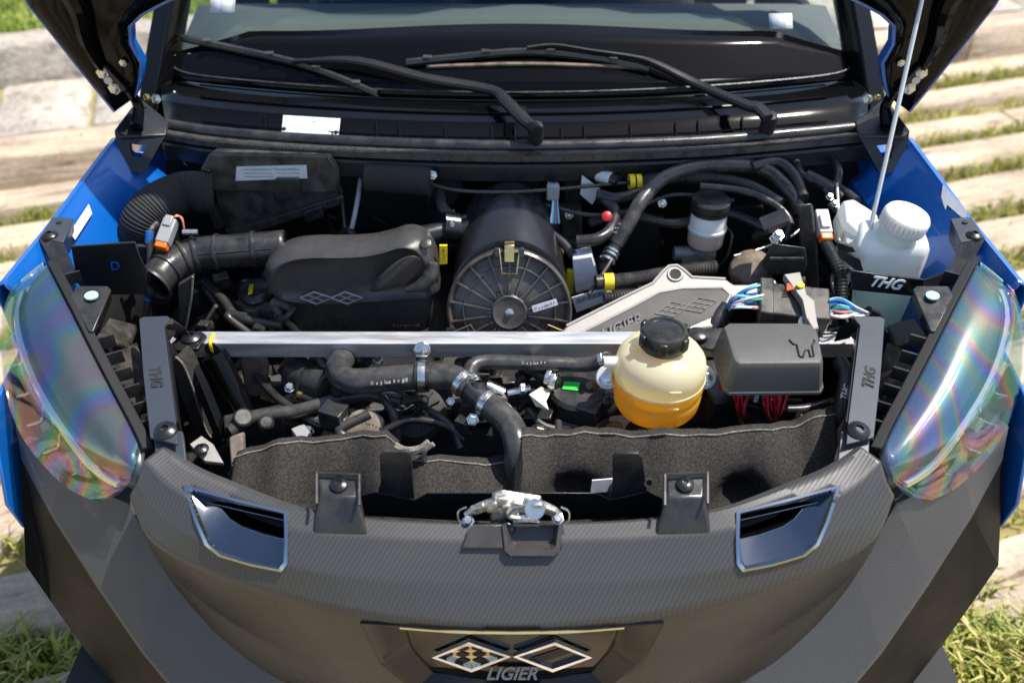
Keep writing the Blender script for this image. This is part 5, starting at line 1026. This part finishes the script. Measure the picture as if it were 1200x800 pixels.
# connected hoses, looms and castings that fill the lower bay and the rear right
for nm, m_, r, pts, lb in (
    ('drain_hose', 'hose', .011, [(270, 505, .79), (300, 488, .80), (345, 482, .80), (390, 470, .81), (430, 462, .815), (470, 470, .81)], 'dark hose running along the lower left of the bay'),
    ('fuel_line', 'rubber', .006, [(440, 510, .79), (480, 492, .805), (520, 498, .80), (545, 515, .79)], 'thin fuel line left of the lower radiator hose'),
    ('fuel_return_line', 'hose', .005, [(470, 462, .82), (500, 478, .81), (530, 500, .80), (540, 525, .78)], 'second thin line left of the lower radiator hose'),
    ('starter_cable', 'rubber', .007, [(300, 440, .80), (330, 470, .79), (380, 498, .785), (430, 512, .78)], 'thick black cable behind the felt liner at the left'),
    ('filter_line', 'hose', .006, [(620, 480, .81), (640, 500, .80), (690, 506, .79), (730, 512, .78)], 'dark line under the fuel filter'),
    ('battery_cable', 'rubber', .008, [(840, 420, .84), (870, 470, .82), (930, 480, .815), (980, 470, .82)], 'black battery cable under the fuse box'),
    ('wiring_loom', 'rubber', .009, [(690, 262, .92), (730, 250, .93), (790, 262, .92), (850, 250, .92), (900, 268, .91)], 'black loom crossing behind the brake reservoir'),
    ('vacuum_line', 'hose', .004, [(640, 240, .95), (690, 252, .94), (740, 246, .945), (790, 228, .955), (860, 235, .95)], 'thin vacuum line at the right rear'),
    ('clutch_line', 'zinc', .0025, [(860, 300, .90), (890, 292, .90), (930, 275, .915), (950, 250, .935)], 'thin bright metal line beside the relay bracket'),
    ('heater_pipe', 'hose', .010, [(560, 250, .93), (540, 258, .93), (520, 245, .94), (515, 225, .95)], 'bent hose behind the filter barrel'),
    ('wiring_loom', 'rubber', .008, [(240, 330, .86), (262, 352, .85), (280, 372, .84), (330, 382, .83)], 'black loom under the elbow duct'),
    ('dipstick_tube', 'castdark', .005, [(345, 360, .85), (335, 372, .84), (318, 380, .82)], 'grey dipstick tube below the engine cover'),
    ('washer_line', 'rubber', .004, [(985, 300, .92), (975, 330, .90), (985, 360, .88), (1000, 395, .85)], 'thin line behind the washer strap')):
    mb = MB(); mb.tube([at(a, b, z=z) for a, b, z in pts], r, 12); P(nm, mb, K[m_], lb)
c = at(490, 486, z=.77); mb = MB(); mb.lathe([(.012, .02), (.040, .018), (.046, .008), (.046, -.03), (.040, -.04)], c, (-.1, -.55, .83), 32); alt = P('alternator', mb, K['castdark'], 'grey finned alternator casting behind the felt liner', smooth=25)
for k in range(14):
    a = 2 * math.pi * k / 14; ax_ = V((-.1, -.55, .83)).normalized(); u_ = ax_.orthogonal().normalized(); d_ = u_ * math.cos(a) + ax_.cross(u_) * math.sin(a); mb = MB(); mb.box(c + d_ * .030 + ax_ * .020, (.004, .022, .006), frame(c, ax_.cross(d_), d_).to_3x3()); P('fin', mb, K['castdark'], parent=alt)
mb = MB(); mb.box(at(300, 500, z=.775), (.09, .03, .05), Matrix.Rotation(.3, 3, 'Z')); mb.cyl(at(285, 495, z=.79), at(285, 488, z=.81), .016); mb.cyl(at(312, 500, z=.79), at(312, 494, z=.81), .012); P('relay_block', mb, K['plastic'], 'black relay block in the left front of the bay', bevel=.004)
# valve cover cap behind the engine cover at the left
mb = MB(); mb.lathe([(.030, -.02), (.032, 0), (.026, .006), (.02, .008)], at(300, 340, z=.84), (0, -.2, 1), 26); vc = P('oil_filler', mb, K['plastic'], 'black oil filler with a yellow mark at the left'); mb = MB(); mb.prism([at(292, 334, z=.853), at(297, 333, z=.853), at(296, 344, z=.852), at(291, 345, z=.852)], (0, 0, .001)); P('yellow_mark', mb, K['yellow'], parent=vc)
mb = MB(); mb.prism([at(270, 352, z=.83), at(300, 348, z=.835), at(338, 360, z=.83), at(335, 368, z=.82), at(285, 362, z=.82)], (0, 0, -.015)); P('valve_cover_rail', mb, K['castdark'], 'grey casting edge below the engine cover', bevel=.003)
mb = MB(); mb.box(at(320, 383, z=.80), (.02, .008, .006)); P('paint_mark', mb, K['yellow'], parent=vc)

# ------------------------------------------------------------------ right side
# fuse box
q = [(850, 383), (856, 379), (940, 379), (950, 381), (956, 388), (962, 419), (959, 424), (868, 425), (862, 421), (854, 395)]
zt = .945; T = [at(a, b, z=zt) for a, b in q]; c = sum(T, V()) / len(T)
ring = lambda sc, dz: [V((c.x + (p.x - c.x) * sc, c.y + (p.y - c.y) * sc, zt + dz)) for p in T]
mb = MB(); mb.loft([ring(1.20, -.052), ring(1.20, -.048), ring(1.165, -.046), ring(1.115, -.026), ring(1.065, -.008), ring(1.045, -.003), ring(1.015, -.0005), ring(.98, .0)])
fb = P('fuse_box', mb, K['fusebox'], 'grained black fuse box with an embossed mark', smooth=30)
mb = MB(); mb.loft([[V((p.x, p.y, p.z)) for p in ring(.80, -.06)] , [V((p.x, p.y + .01, p.z)) for p in ring(.70, -.085)]]); P('base', mb, K['matte'], parent=fb)
mb = MB(); mb.prism([at(803, 392, z=.905), at(822, 385, z=.91), at(848, 383, z=.92), at(852, 405, z=.90), at(838, 410, z=.90), at(806, 402, z=.90)], (0, 0, -.006)); P('foot', mb, K['plastic'], parent=fb, bevel=.002); mb = MB(); mb.lathe([(.016, 0), (.016, .004), (.012, .007), (.0001, .008)], at(818, 393, z=.907), (0, 0, 1), 22, cap=False); P('foot_cap', mb, K['plastic'], parent=fb)
mk = [(925, 398), (930, 403), (934, 404), (937, 417), (941, 419), (944, 410), (948, 410), (950, 418), (954, 417), (952, 404), (955, 400), (954, 398)]
mb = MB(); mb.tube(None, .0013, 5, path=[at(a, b, z=zt + .0012) for a, b in mk]); P('embossed_mark', mb, K['plastic'], parent=fb)
# red wires
rw = random.Random(3)
mb0 = None
for i in range(26):
    g1 = i < 9; x = rw.uniform(862, 876) if g1 else rw.uniform(892, 922); mb = MB()
    mb.tube([at(x, 450, z=.888), at(x + rw.uniform(-3, 3), 463, z=.872 + rw.uniform(-.004, .01)), at((868 if g1 else 906) + (x - (868 if g1 else 906)) * .7, 478 + rw.uniform(-6, 6), z=.85), at((872 if g1 else 905) + rw.uniform(-5, 5), 492, z=.81)], .0022, 6, 4); o = P('fuse_wire', mb, K['red'], parent=fb)
mb = MB(); mb.box(at(886, 466, z=.86), (.006, .004, .014)); P('wire_tag', mb, K['lgrey'], parent=fb); mb = MB(); mb.lathe([(.008, 0), (.008, .006)], at(848, 453, z=.87), (0, -.5, 1), 10); P('red_plug', mb, K['red'], parent=fb)
# black loom beside coolant tank, battery tray
mb = MB(); mb.box(at(836, 470, z=.80), (.05, .10, .09), Matrix.Rotation(.2, 3, 'Z')); mb.box(at(858, 482, z=.79), (.03, .12, .05), Matrix.Rotation(.3, 3, 'Z')); P('relay_holder', mb, K['plastic'], 'black relay holder right of the coolant tank', bevel=.004)
mb = MB(); mb.tube([at(985, 425, z=.87), at(992, 440, z=.87), at(986, 475, z=.85), at(978, 520, z=.80)], .012, 12); lh = P('loom_hose', mb, K['rubber'], 'black hose with white letters behind the right bracket'); text('lettering', 'THG', .017, frame(at(992, 460, z=.89), at(996, 448, z=.89) - at(990, 472, z=.89), (-1, 0, .1)), K['whiteprint'], lh, .0004, .2)
# engine computer connector with lever and coloured wires
o = at(930, 360, z=.905); rt = Matrix.Rotation(-.18, 3, 'Z') @ Matrix.Rotation(.25, 3, 'X')
mb = MB(); mb.box(o, (.105, .065, .035), rt); mb.box(o + rt @ V((-.045, .0, .006)), (.022, .075, .035), rt); ec = P('control_unit_plug', mb, K['dusty'], 'large black control unit plug with bundled coloured wires', bevel=.003)
mb = MB(); pl = [at(918, 321, z=.94), at(938, 318, z=.94), at(946, 345, z=.94), at(955, 352, z=.935), at(958, 376, z=.92), at(960, 384, z=.915), at(953, 386, z=.915), at(944, 372, z=.92), at(940, 352, z=.935)]; mb.prism(pl, (0, 0, -.012)); P('locking_lever', mb, K['cast'], parent=ec, bevel=.002)
mb = MB(); mb.lathe([(.009, 0), (.014, 0), (.014, .004), (.009, .004)], at(945, 379, z=.905), (0, -.7, .7), 20); P('lever_eye', mb, K['zinc'], parent=ec)
mb = MB(); mb.tube([at(955, 370, z=.90), at(975, 373, z=.90)], .010, 12); P('cable_neck', mb, K['grey'], parent=ec)
mb = MB(); mb.lathe([(.006, 0), (.006, .003)], at(938, 335, z=.942), (0, -.2, 1), 10); P('lever_mark', mb, K['yellow'], parent=ec)
wm = ['wwire', 'lbwire', 'bwire', 'pwire', 'bwire', 'lbwire', 'wwire', 'pwire', 'bwire', 'gwire', 'lbwire', 'wwire', 'bwire', 'pwire', 'wwire']
for i, m_ in enumerate(wm):
    v = i / (len(wm) - 1); mb = MB(); e0 = at(908 + 10 * v, 330 + 30 * v, z=.925 - .012 * v); e2 = at(850 + rw.uniform(-3, 3), 362 + rw.uniform(-3, 5), z=.885)
    mb.tube([e0, at(885 - 4 * (1 - v), 334 + 27 * v + rw.uniform(-5, 5), z=.925 - .01 * v + rw.uniform(-.008, .010)), at(862, 348 + 12 * v + rw.uniform(-5, 5), z=.91 + rw.uniform(-.008, .010)), e2, at(830, 392, z=.86)], rw.uniform(.0017, .0028), 6, 5); P('wire', mb, K[m_], parent=ec)
    mb = MB(); mb.tube([at(968 + rw.uniform(-2, 2), 352 + 20 * v, z=.905), at(985, 352 + 18 * v + rw.uniform(-6, 6), z=.91 + rw.uniform(-.006, .01)), at(1003, 360 + 10 * v, z=.905), at(1018, 367 + 2 * v, z=.895)], .0021, 6, 4); P('wire', mb, K[m_], parent=ec)
mb = MB(); mb.tube([at(852, 360, z=.885), at(838, 378, z=.87), at(822, 405, z=.84)], .014, 12); P('loom_sleeve', mb, K['rubber'], parent=ec); mb = MB(); mb.tube([at(1016, 366, z=.895), at(1026, 372, z=.885), at(1030, 390, z=.86)], .011, 12); P('loom_sleeve', mb, K['rubber'], parent=ec)
for k in range(4):
    mb = MB(); mb.tube([at(922, 334 + k * 2, z=.935), at(930, 332 + k * 2, z=.937), at(936, 336 + k, z=.935)], .0017, 5); P('wire', mb, K['orange' if k % 2 else 'pwire'], parent=ec)
# bracket box above it
mb = MB(); q = [(905, 285), (944, 290), (946, 310), (942, 322), (900, 322), (892, 308)]; mb.loft([[at(a, b, y=.47) for a, b in q], [at(a, b, y=.53) for a, b in q]]); bb = P('relay_bracket', mb, K['plastic'], 'black relay bracket behind the control unit plug', bevel=.002)
mb = MB(); mb.box(at(922, 303, y=.462), (.055, .004, .004)); P('bright_edge', mb, K['hose'], parent=bb)
for a, b in ((908, 281), (912, 276)): bolt(at(a, b, y=.47), (0, -.4, 1), .007, .008, K['zinc'], parent=bb)
mb = MB(); mb.prism([at(895, 270, y=.5), at(925, 258, y=.5), at(928, 262, y=.5), at(898, 276, y=.5)], (0, .04, 0)); P('cover_flap', mb, K['plastic'], parent=bb, bevel=.001)
mb = MB(); mb.lathe([(.034, -.02), (.038, 0), (.034, .010), (.02, .016)], at(880, 315, y=.53), (-.3, -.4, 1), 24); P('casting', mb, K['brown'], 'brown rounded casting right of the alloy arm', bevel=.002)
# washer tank
tA = [at(a, b, z=z) for a, b, z in [(1006, 262, .985), (1078, 258, .985), (1090, 292, .965), (1084, 302, .955), (1010, 300, .955), (1003, 292, .96)]]
bA = [at(a, b, z=z) for a, b, z in [(1006, 330, .80), (1062, 330, .80), (1062, 365, .79), (1048, 392, .79), (1000, 384, .79), (996, 370, .79)]]
mid = [p.lerp(q, .35) + V((0, -.004, 0)) for p, q in zip(tA, bA)]
sh = lambda r, sc, dz: [sum(r, V()) / 6 + (p - sum(r, V()) / 6) * sc + V((0, 0, dz)) for p in r]
mb = MB(); mb.loft([bA, mid, tA, sh(tA, .93, .010), sh(tA, .7, .014)]); mb.m = [1 if i < 6 else 0 for i in range(len(mb.f))]
K['washtank'] = K['wshell']
K['washlow'] = K['wlow']
wt = P('washer_tank', mb, [K['washtank'], K['washlow']], 'white washer tank with pale green fluid and a white cap', bevel=.006, seg=3)
cc = at(1055, 268, z=.995); up_ = V((.15, -.1, 1)).normalized(); mb = MB(); mb.lathe([(.030, -.02), (.031, .006)], cc, up_, 32); P('neck', mb, K['washtank'], parent=wt)
mb = MB(); mb.lathe([(.0355, .002), (.0365, .004), (.0365, .026), (.034, .030), (.0001, .031)], cc, up_, 40, cap=False); P('cap', mb, K['milk'], parent=wt, smooth=40)
for k in range(30):
    a = 2 * math.pi * k / 30; x_ = up_.orthogonal().normalized(); d = x_ * math.cos(a) + up_.cross(x_) * math.sin(a); mb = MB(); mb.cyl(cc + d * .0363 + up_ * .006, cc + d * .0363 + up_ * .024, .0013, n=5); P('grip', mb, K['milk'], parent=wt)
sp = [at(986, 235, z=1.0), at(1000, 232, z=1.0), at(1030, 250, z=.99), at(1030, 272, z=.965), at(1004, 272, z=.965), at(988, 262, z=.97)]; mb = MB(); mb.prism(sp, (0, .02, -.05)); P('filler_spout', mb, K['washtank'], parent=wt, bevel=.006, seg=3)
ls = [at(988, 268, z=.96), at(1008, 270, z=.96), at(1008, 300, z=.94), at(1003, 318, z=.92), at(992, 310, z=.92)]; mb = MB(); mb.prism(ls, (0, .02, -.06)); P('tank_lobe', mb, K['washtank'], parent=wt, bevel=.005, seg=3)
# strap with white letters
q = [(997, 317), (1040, 323), (1084, 328), (1078, 348), (1038, 344), (998, 340)]; f0 = [at(a, b, y=.385) for a, b in q]; mb = MB(); mb.loft([f0, [p + V((0, .004, 0)) for p in f0]]); stp = P('tank_strap', mb, K['satin'], 'black steel strap with white letters across the washer tank', bevel=.0008)
f1 = [at(1084, 328, y=.385), at(1117, 317, y=.44), at(1140, 300, y=.47), at(1140, 312, y=.46), at(1110, 340, y=.42), at(1078, 348, y=.385)]; mb = MB(); mb.loft([f1, [p + V((.002, .004, 0)) for p in f1]]); P('strap_wing', mb, K['satin'], parent=stp)
xd = at(1058, 335, y=.385) - at(1016, 329, y=.385); text('lettering', 'THG', .0255, frame(at(1038, 332, y=.3835), xd, (0, 0, 1)), K['whiteprint'], stp, .0006, .25, .0006)
mb = MB(); mb.tube([at(995, 316, z=.925), at(985, 326, z=.91), at(978, 330, z=.90)], .004, 6); P('strap_hook', mb, K['plastic'], parent=stp)
mb = MB(); q = [(982, 284), (1000, 290), (1003, 296), (992, 296), (1008, 304), (1012, 318), (1004, 318), (984, 302)]; mb.prism([at(a, b, y=.44) for a, b in q], (0, .01, 0)); P('rod_clip', mb, K['plastic'], 'black plastic clip holding the foot of the prop rod', bevel=.001)
# white connector with orange seal and corrugated loom
o = at(964, 262, z=.965); ax = (at(960, 248, z=.975) - at(967, 282, z=.95)).normalized(); rt = frame(o, ax, (1, 0, 0)).to_3x3(); mb = MB(); mb.box(o, (.046, .022, .02), rt); mb.box(o + V((0, -.006, .006)), (.026, .016, .014), rt); wc = P('white_connector', mb, K['lgrey'], 'pale grey wire connector with an orange seal near the washer tank', bevel=.002)
mb = MB(); mb.box(o - ax * .029, (.014, .021, .018), rt); P('seal', mb, K['orange'], parent=wc, bevel=.003)
mb = MB(); mb.ribbed([at(968, 286, z=.945), at(978, 305, z=.94), at(985, 325, z=.925), at(986, 350, z=.90), at(988, 372, z=.88)], .0105, .0052, .18, 14); P('corrugated_loom', mb, K['rubber'], 'black corrugated loom dropping from the pale connector')
mb = MB(); mb.ribbed([at(1000, 385, z=.86), at(993, 396, z=.86), at(986, 405, z=.85)], .008, .005, .18, 12); P('corrugated_stub', mb, K['rubber'], 'short corrugated stub behind the right bracket')
mb = MB(); q = [(935, 240), (952, 238), (958, 290), (960, 340), (948, 345), (938, 300)]; mb.loft([[at(a, b, y=.53) for a, b in q], [at(a, b, y=.57) for a, b in q]]); P('upright_panel', mb, K['dusty'], 'dusty black upright panel behind the pale connector', bevel=.004)
for pts, r in (([(932, 190, .99), (940, 206, .985), (960, 213, .98), (985, 222, .97), (1004, 236, .97)], .0085), ([(944, 206, .985), (968, 218, .975), (985, 232, .96)], .012), ([(975, 184, .99), (982, 200, .985), (980, 222, .97)], .008), ([(972, 240, .965), (985, 252, .96), (1000, 264, .955)], .0055), ([(966, 222, .975), (976, 236, .965), (984, 246, .96), (986, 275, .94)], .005)):
    mb = MB(); mb.tube([at(a, b, z=z) for a, b, z in pts], r, 10); P('harness', mb, K['rubber'])
mb = MB(); mb.tube([at(981, 215, z=.985), at(983, 250, z=.97), at(984, 290, z=.945)], .0022, 6); P('bonnet_cable', mb, K['tape'], 'thin beige cable at the right rear')
for a, b in ((972, 232), (978, 240)): bolt(at(a, b, z=.98), (0, -.4, 1), .005, .008, K['zinc'])

# ------------------------------------------------------------------ rear of the bay
c = at(826, 284, y=.62); mb = MB(); mb.lathe([(.024, -.004), (.031, 0), (.032, .004), (.0325, .028)], c, (0, 0, 1), 36); br = P('brake_reservoir', mb, K['poly'], 'small translucent brake fluid reservoir with a black cap', smooth=40)
mb = MB(); mb.lathe([(.0325, .028), (.0345, .030), (.0345, .035), (.0325, .037), (.031, .060), (.028, .066)], c, (0, 0, 1), 36); P('tank_neck', mb, K['milk'], parent=br, smooth=40)
mb = MB(); mb.lathe([(.030, .062), (.0335, .064), (.0335, .070), (.0315, .071), (.0345, .073), (.0345, .086), (.032, .089), (.018, .087), (.0001, .088)], c, (0, 0, 1), 40, cap=False); P('cap', mb, K['plastic'], parent=br, smooth=30)
mb = MB(); mb.box(c + V((0, .0, -.018)), (.024, .024, .03)); mb.cyl(c + V((-.055, -.005, -.02)), c + V((.02, -.005, -.02)), .013); mb.loft([[at(a, b, y=.60) for a, b in [(798, 300), (818, 297), (840, 306), (838, 318), (800, 318)]], [at(a, b, y=.63) for a, b in [(798, 300), (818, 297), (840, 306), (838, 318), (800, 318)]]]); P('master_cylinder', mb, K['cast'], parent=br, bevel=.002)
mb = MB(); mb.tube([c + V((.034, 0, .03)), at(858, 275, y=.6), at(852, 300, y=.59), at(840, 314, y=.59)], .0022, 6); P('sensor_wire', mb, K['rubber'], parent=br)
for pts, r, m_, nm, lb in (
    ([(722, 286, .93), (735, 265, .955), (752, 235, .985), (776, 210, 1.0), (815, 196, 1.0), (860, 194, 1.0), (898, 200, .99), (925, 225, .975), (938, 248, .95)], .0125, 'hose', 'heater_hose', 'long black hose arching over the brake reservoir'),
    ([(880, 196, 1.0), (910, 190, 1.0), (930, 205, .99), (942, 232, .975)], .010, 'rubber', 'heater_hose', 'shorter black hose beside the arching hose at the right rear'),
    ([(820, 218, .985), (862, 222, .98), (890, 230, .975), (915, 245, .965), (926, 262, .95), (920, 282, .93)], .0062, 'hose', 'brake_hose', 'thin dark hose bending down right of the brake reservoir'),
    ([(708, 232, .965), (720, 246, .955), (716, 268, .945), (700, 280, .94), (676, 283, .935)], .0105, 'rubber', 'coolant_hose', 'curled black hose behind the filter'),
    ([(700, 228, .97), (725, 232, .97), (756, 222, .975)], .010, 'rubber', 'coolant_hose', 'straight black hose stub under the cable'),
    ([(478, 196, .985), (492, 207, .985), (512, 218, .98), (545, 224, .98), (600, 225, .98), (660, 221, .98), (740, 214, .98), (800, 212, .98)], .0032, 'hose', 'throttle_cable', 'thin black cable sagging across the rear of the bay'),
    ([(424, 196, .98), (421, 222, .96), (416, 250, .94), (412, 268, .92)], .0042, 'grey', 'drain_tube', 'thin grey tube hanging behind the engine cover'),
    ([(392, 190, .99), (400, 225, .95), (404, 268, .92)], .003, 'rubber', 'vent_tube', 'thin black tube right of the airbox'),
    ([(640, 270, .93), (660, 285, .92), (672, 300, .91)], .008, 'rubber', 'vacuum_hose', 'short black hose right of the filter'),
    ([(716, 305, .92), (712, 312, .915), (690, 345, .89)], .0035, 'rubber', 'sensor_lead', 'thin lead below the hose fitting')):
    mb = MB(); mb.tube([at(a, b, z=z) for a, b, z in pts], r, 14); P(nm, mb, K[m_], lb)
mb = MB(); mb.ribbed([at(745, 214, z=.985), at(790, 208, z=.985), at(840, 210, z=.98), at(880, 220, z=.975), at(915, 240, z=.965)], .0125, .0042, .12, 16); ch = P('corrugated_hose', mb, K['rubber'], 'black corrugated hose with yellow tape at the rear')
for px in (740, 748):
    mb = MB(); d = V((1, .1, 0)); mb.lathe([(.0115, -.0045), (.0140, -.0045), (.0140, .0045), (.0115, .0045)], at(px, 213.5, z=.986), d, 20, cap=False); P('yellow_band', mb, K['yellow'], parent=ch)
mb = MB(); ft = [at(711, 306, z=.91), at(722, 286, z=.93), at(734, 262, z=.955)]; mb.tube(ft, [.0125, .0105, .0135], 16); hf = P('hose_fitting', mb, K['rubber'], 'banded fitting at the lower end of the arching hose')
for t_ in (.08, .20, .32, .72, .82, .92):
    pp = catmull(ft, 10); k = int(t_ * 20); d = pp[min(20, k + 1)] - pp[max(0, k - 1)]; mb = MB(); mb.lathe([(.0118, -.0025), (.0142, -.002), (.0142, .002), (.0118, .0025)], pp[k], d, 18, cap=False); P('steel_band', mb, K['zinc'], parent=hf)
# yellow taped corrugated pipes by the white block
mb = MB(); mb.ribbed([at(712, 330, z=.905), at(750, 326, z=.895), at(800, 317, z=.88), at(838, 313, z=.875)], .0125, .0055, .18, 16); cp = P('corrugated_pipe', mb, K['dusty'], 'dusty corrugated pipe with a yellow band left of the alloy arm')
mb = MB(); mb.lathe([(.0125, -.008), (.0142, -.008), (.0142, .008), (.0125, .008)], at(713, 330, z=.905), (1, .08, 0), 20, cap=False); P('yellow_band', mb, K['yellow'], parent=cp); mb = MB(); mb.cyl(at(698, 331, z=.905), at(706, 330, z=.905), .0125); P('cuff', mb, K['rubber'], parent=cp)
mb = MB(); mb.ribbed([at(708, 350, z=.89), at(735, 346, z=.89), at(765, 342, z=.89)], .010, .0052, .18, 14); P('corrugated_pipe', mb, K['dusty'], 'second corrugated pipe just below the banded one')
q = [(671, 304), (694, 300), (700, 322), (698, 338), (674, 344)]; f0 = [at(a, b, y=.515) for a, b in q]; mb = MB(); mb.loft([f0, [p + V((0, .03, 0)) for p in f0]]); P('white_block', mb, K['white'], 'small white plastic block right of the filter', bevel=.002)
mb = MB(); mb.box(at(668, 330, y=.53), (.014, .01, .05)); P('yellow_connector', mb, K['yellow'], 'yellow connector edge beside the filter lid', bevel=.002)
q = [(670, 349), (709, 337), (713, 352), (676, 366)]; f0 = [at(a, b, y=.462) for a, b in q]; mb = MB(); mb.loft([f0, [p + V((0, .002, 0)) for p in f0]]); bl = P('barcode_label', mb, K['white'], 'white barcode label hanging beside the filter')
for k in range(16):
    a, b = 676 + k * 2.0, 353 - k * .62; w = (.0008, .0016, .0011)[k % 3]; mb = MB(); mb.box(at(a, b, y=.4612), (w, .0008, .010)); P('bar_line', mb, K['print'], parent=bl)
# firewall furniture
for q, y_, m_, nm, lb in (([(395, 200), (500, 198), (508, 230), (500, 262), (480, 270), (395, 270)], .72, 'matte', 'heater_box', 'black heater box on the firewall'), ([(500, 200), (540, 198), (545, 222), (520, 260), (500, 262)], .70, 'plastic', 'pedal_bracket', 'black bracket on the firewall left of centre'), ([(655, 250), (682, 248), (684, 290), (658, 292)], .66, 'dusty', 'relay_plate', 'grey black relay plate behind the filter'), ([(660, 200), (680, 200), (682, 252), (662, 252)], .70, 'plastic', 'fuse_strip', 'black strip on the firewall right of centre'), ([(608, 192), (630, 190), (632, 222), (606, 222)], .70, 'dusty', 'sensor_plate', 'small plate on the firewall above the filter'), ([(715, 258), (772, 254), (776, 300), (770, 322), (712, 322)], .66, 'matte', 'battery_cover', 'flat black cover behind the hose fitting'), ([(840, 245), (895, 240), (900, 290), (850, 300)], .70, 'matte', 'firewall_panel', 'black firewall panel right of the brake reservoir'), ([(730, 196), (800, 192), (800, 206), (735, 212)], .72, 'tape', 'firewall_pad', 'beige pad on the firewall under the seal')):
    f0 = [at(a, b, y=y_) for a, b in q]; mb = MB(); mb.loft([f0, [p + V((0, .04, 0)) for p in f0]]); P(nm, mb, K[m_], lb, bevel=.004)
mb = MB(); mb.ribbed([at(430, 208, z=.985), at(470, 210, z=.985), at(505, 213, z=.985)], .026, .003, .03, 24); P('heater_duct', mb, K['fabric'], 'horizontal ribbed black duct under the cowl')
mb = MB(); mb.cyl(at(682, 200, z=.985), at(716, 210, z=.985), .012); cn = P('silver_canister', mb, K['lgrey'], 'pale grey cylinder under the cowl', bevel=.002); mb = MB(); mb.cyl(at(716, 210, z=.985), at(724, 213, z=.985), .010); P('boot', mb, K['rubber'], parent=cn)
q = [(682, 206), (704, 222), (694, 240), (680, 228)]; f0 = [at(a, b, y=.655) for a, b in q]; mb = MB(); mb.loft([f0, [p + V((0, .002, 0)) for p in f0]]); P('tag_label', mb, K['white'], 'white paper tag hanging under the cowl')
for k, m_ in enumerate(('wwire', 'lbwire', 'bwire', 'gwire', 'red', 'lbwire')):
    mb = MB(); mb.tube([at(652 - k, 198, z=.985), at(641 + k, 200 + k, z=.985), at(643 + k * 2, 215, z=.975), at(648 + k, 235, z=.96), at(645 + k * 2, 262, z=.94)], .0017, 5, 4); P('firewall_wire', mb, K[m_], 'thin coloured firewall wire above the filter', group='coloured wires on the firewall')
mb = MB(); mb.box(at(648, 225, z=.975), (.022, .012, .03)); P('wire_wrap', mb, K['grey'], 'grey wrap round the firewall wires', bevel=.003)
mb = MB(); mb.cyl(at(617, 200, y=.695), at(617, 208, y=.69), .006); P('brass_fitting', mb, K['gold'], 'small brass fitting on the firewall')
mb = MB(); mb.lathe([(.006, -.006), (.009, -.004), (.009, .004), (.006, .006)], at(711, 254, z=.96), (0, -.7, .7), 12); P('red_cap', mb, K['red'], 'small red cap inside the curled hose')
for a, b in ((667, 252), (776, 238), (507, 205), (529, 250), (720, 247)): bolt(at(a, b, y=.655), (0, -1, .4), .006, .006)
mb = MB(); q = [(520, 198), (534, 197), (535, 208), (522, 209)]; mb.prism([at(a, b, y=.69) for a, b in q], (0, .01, 0)); P('foam_pad', mb, K['tape'], 'small grey foam pad on the firewall')
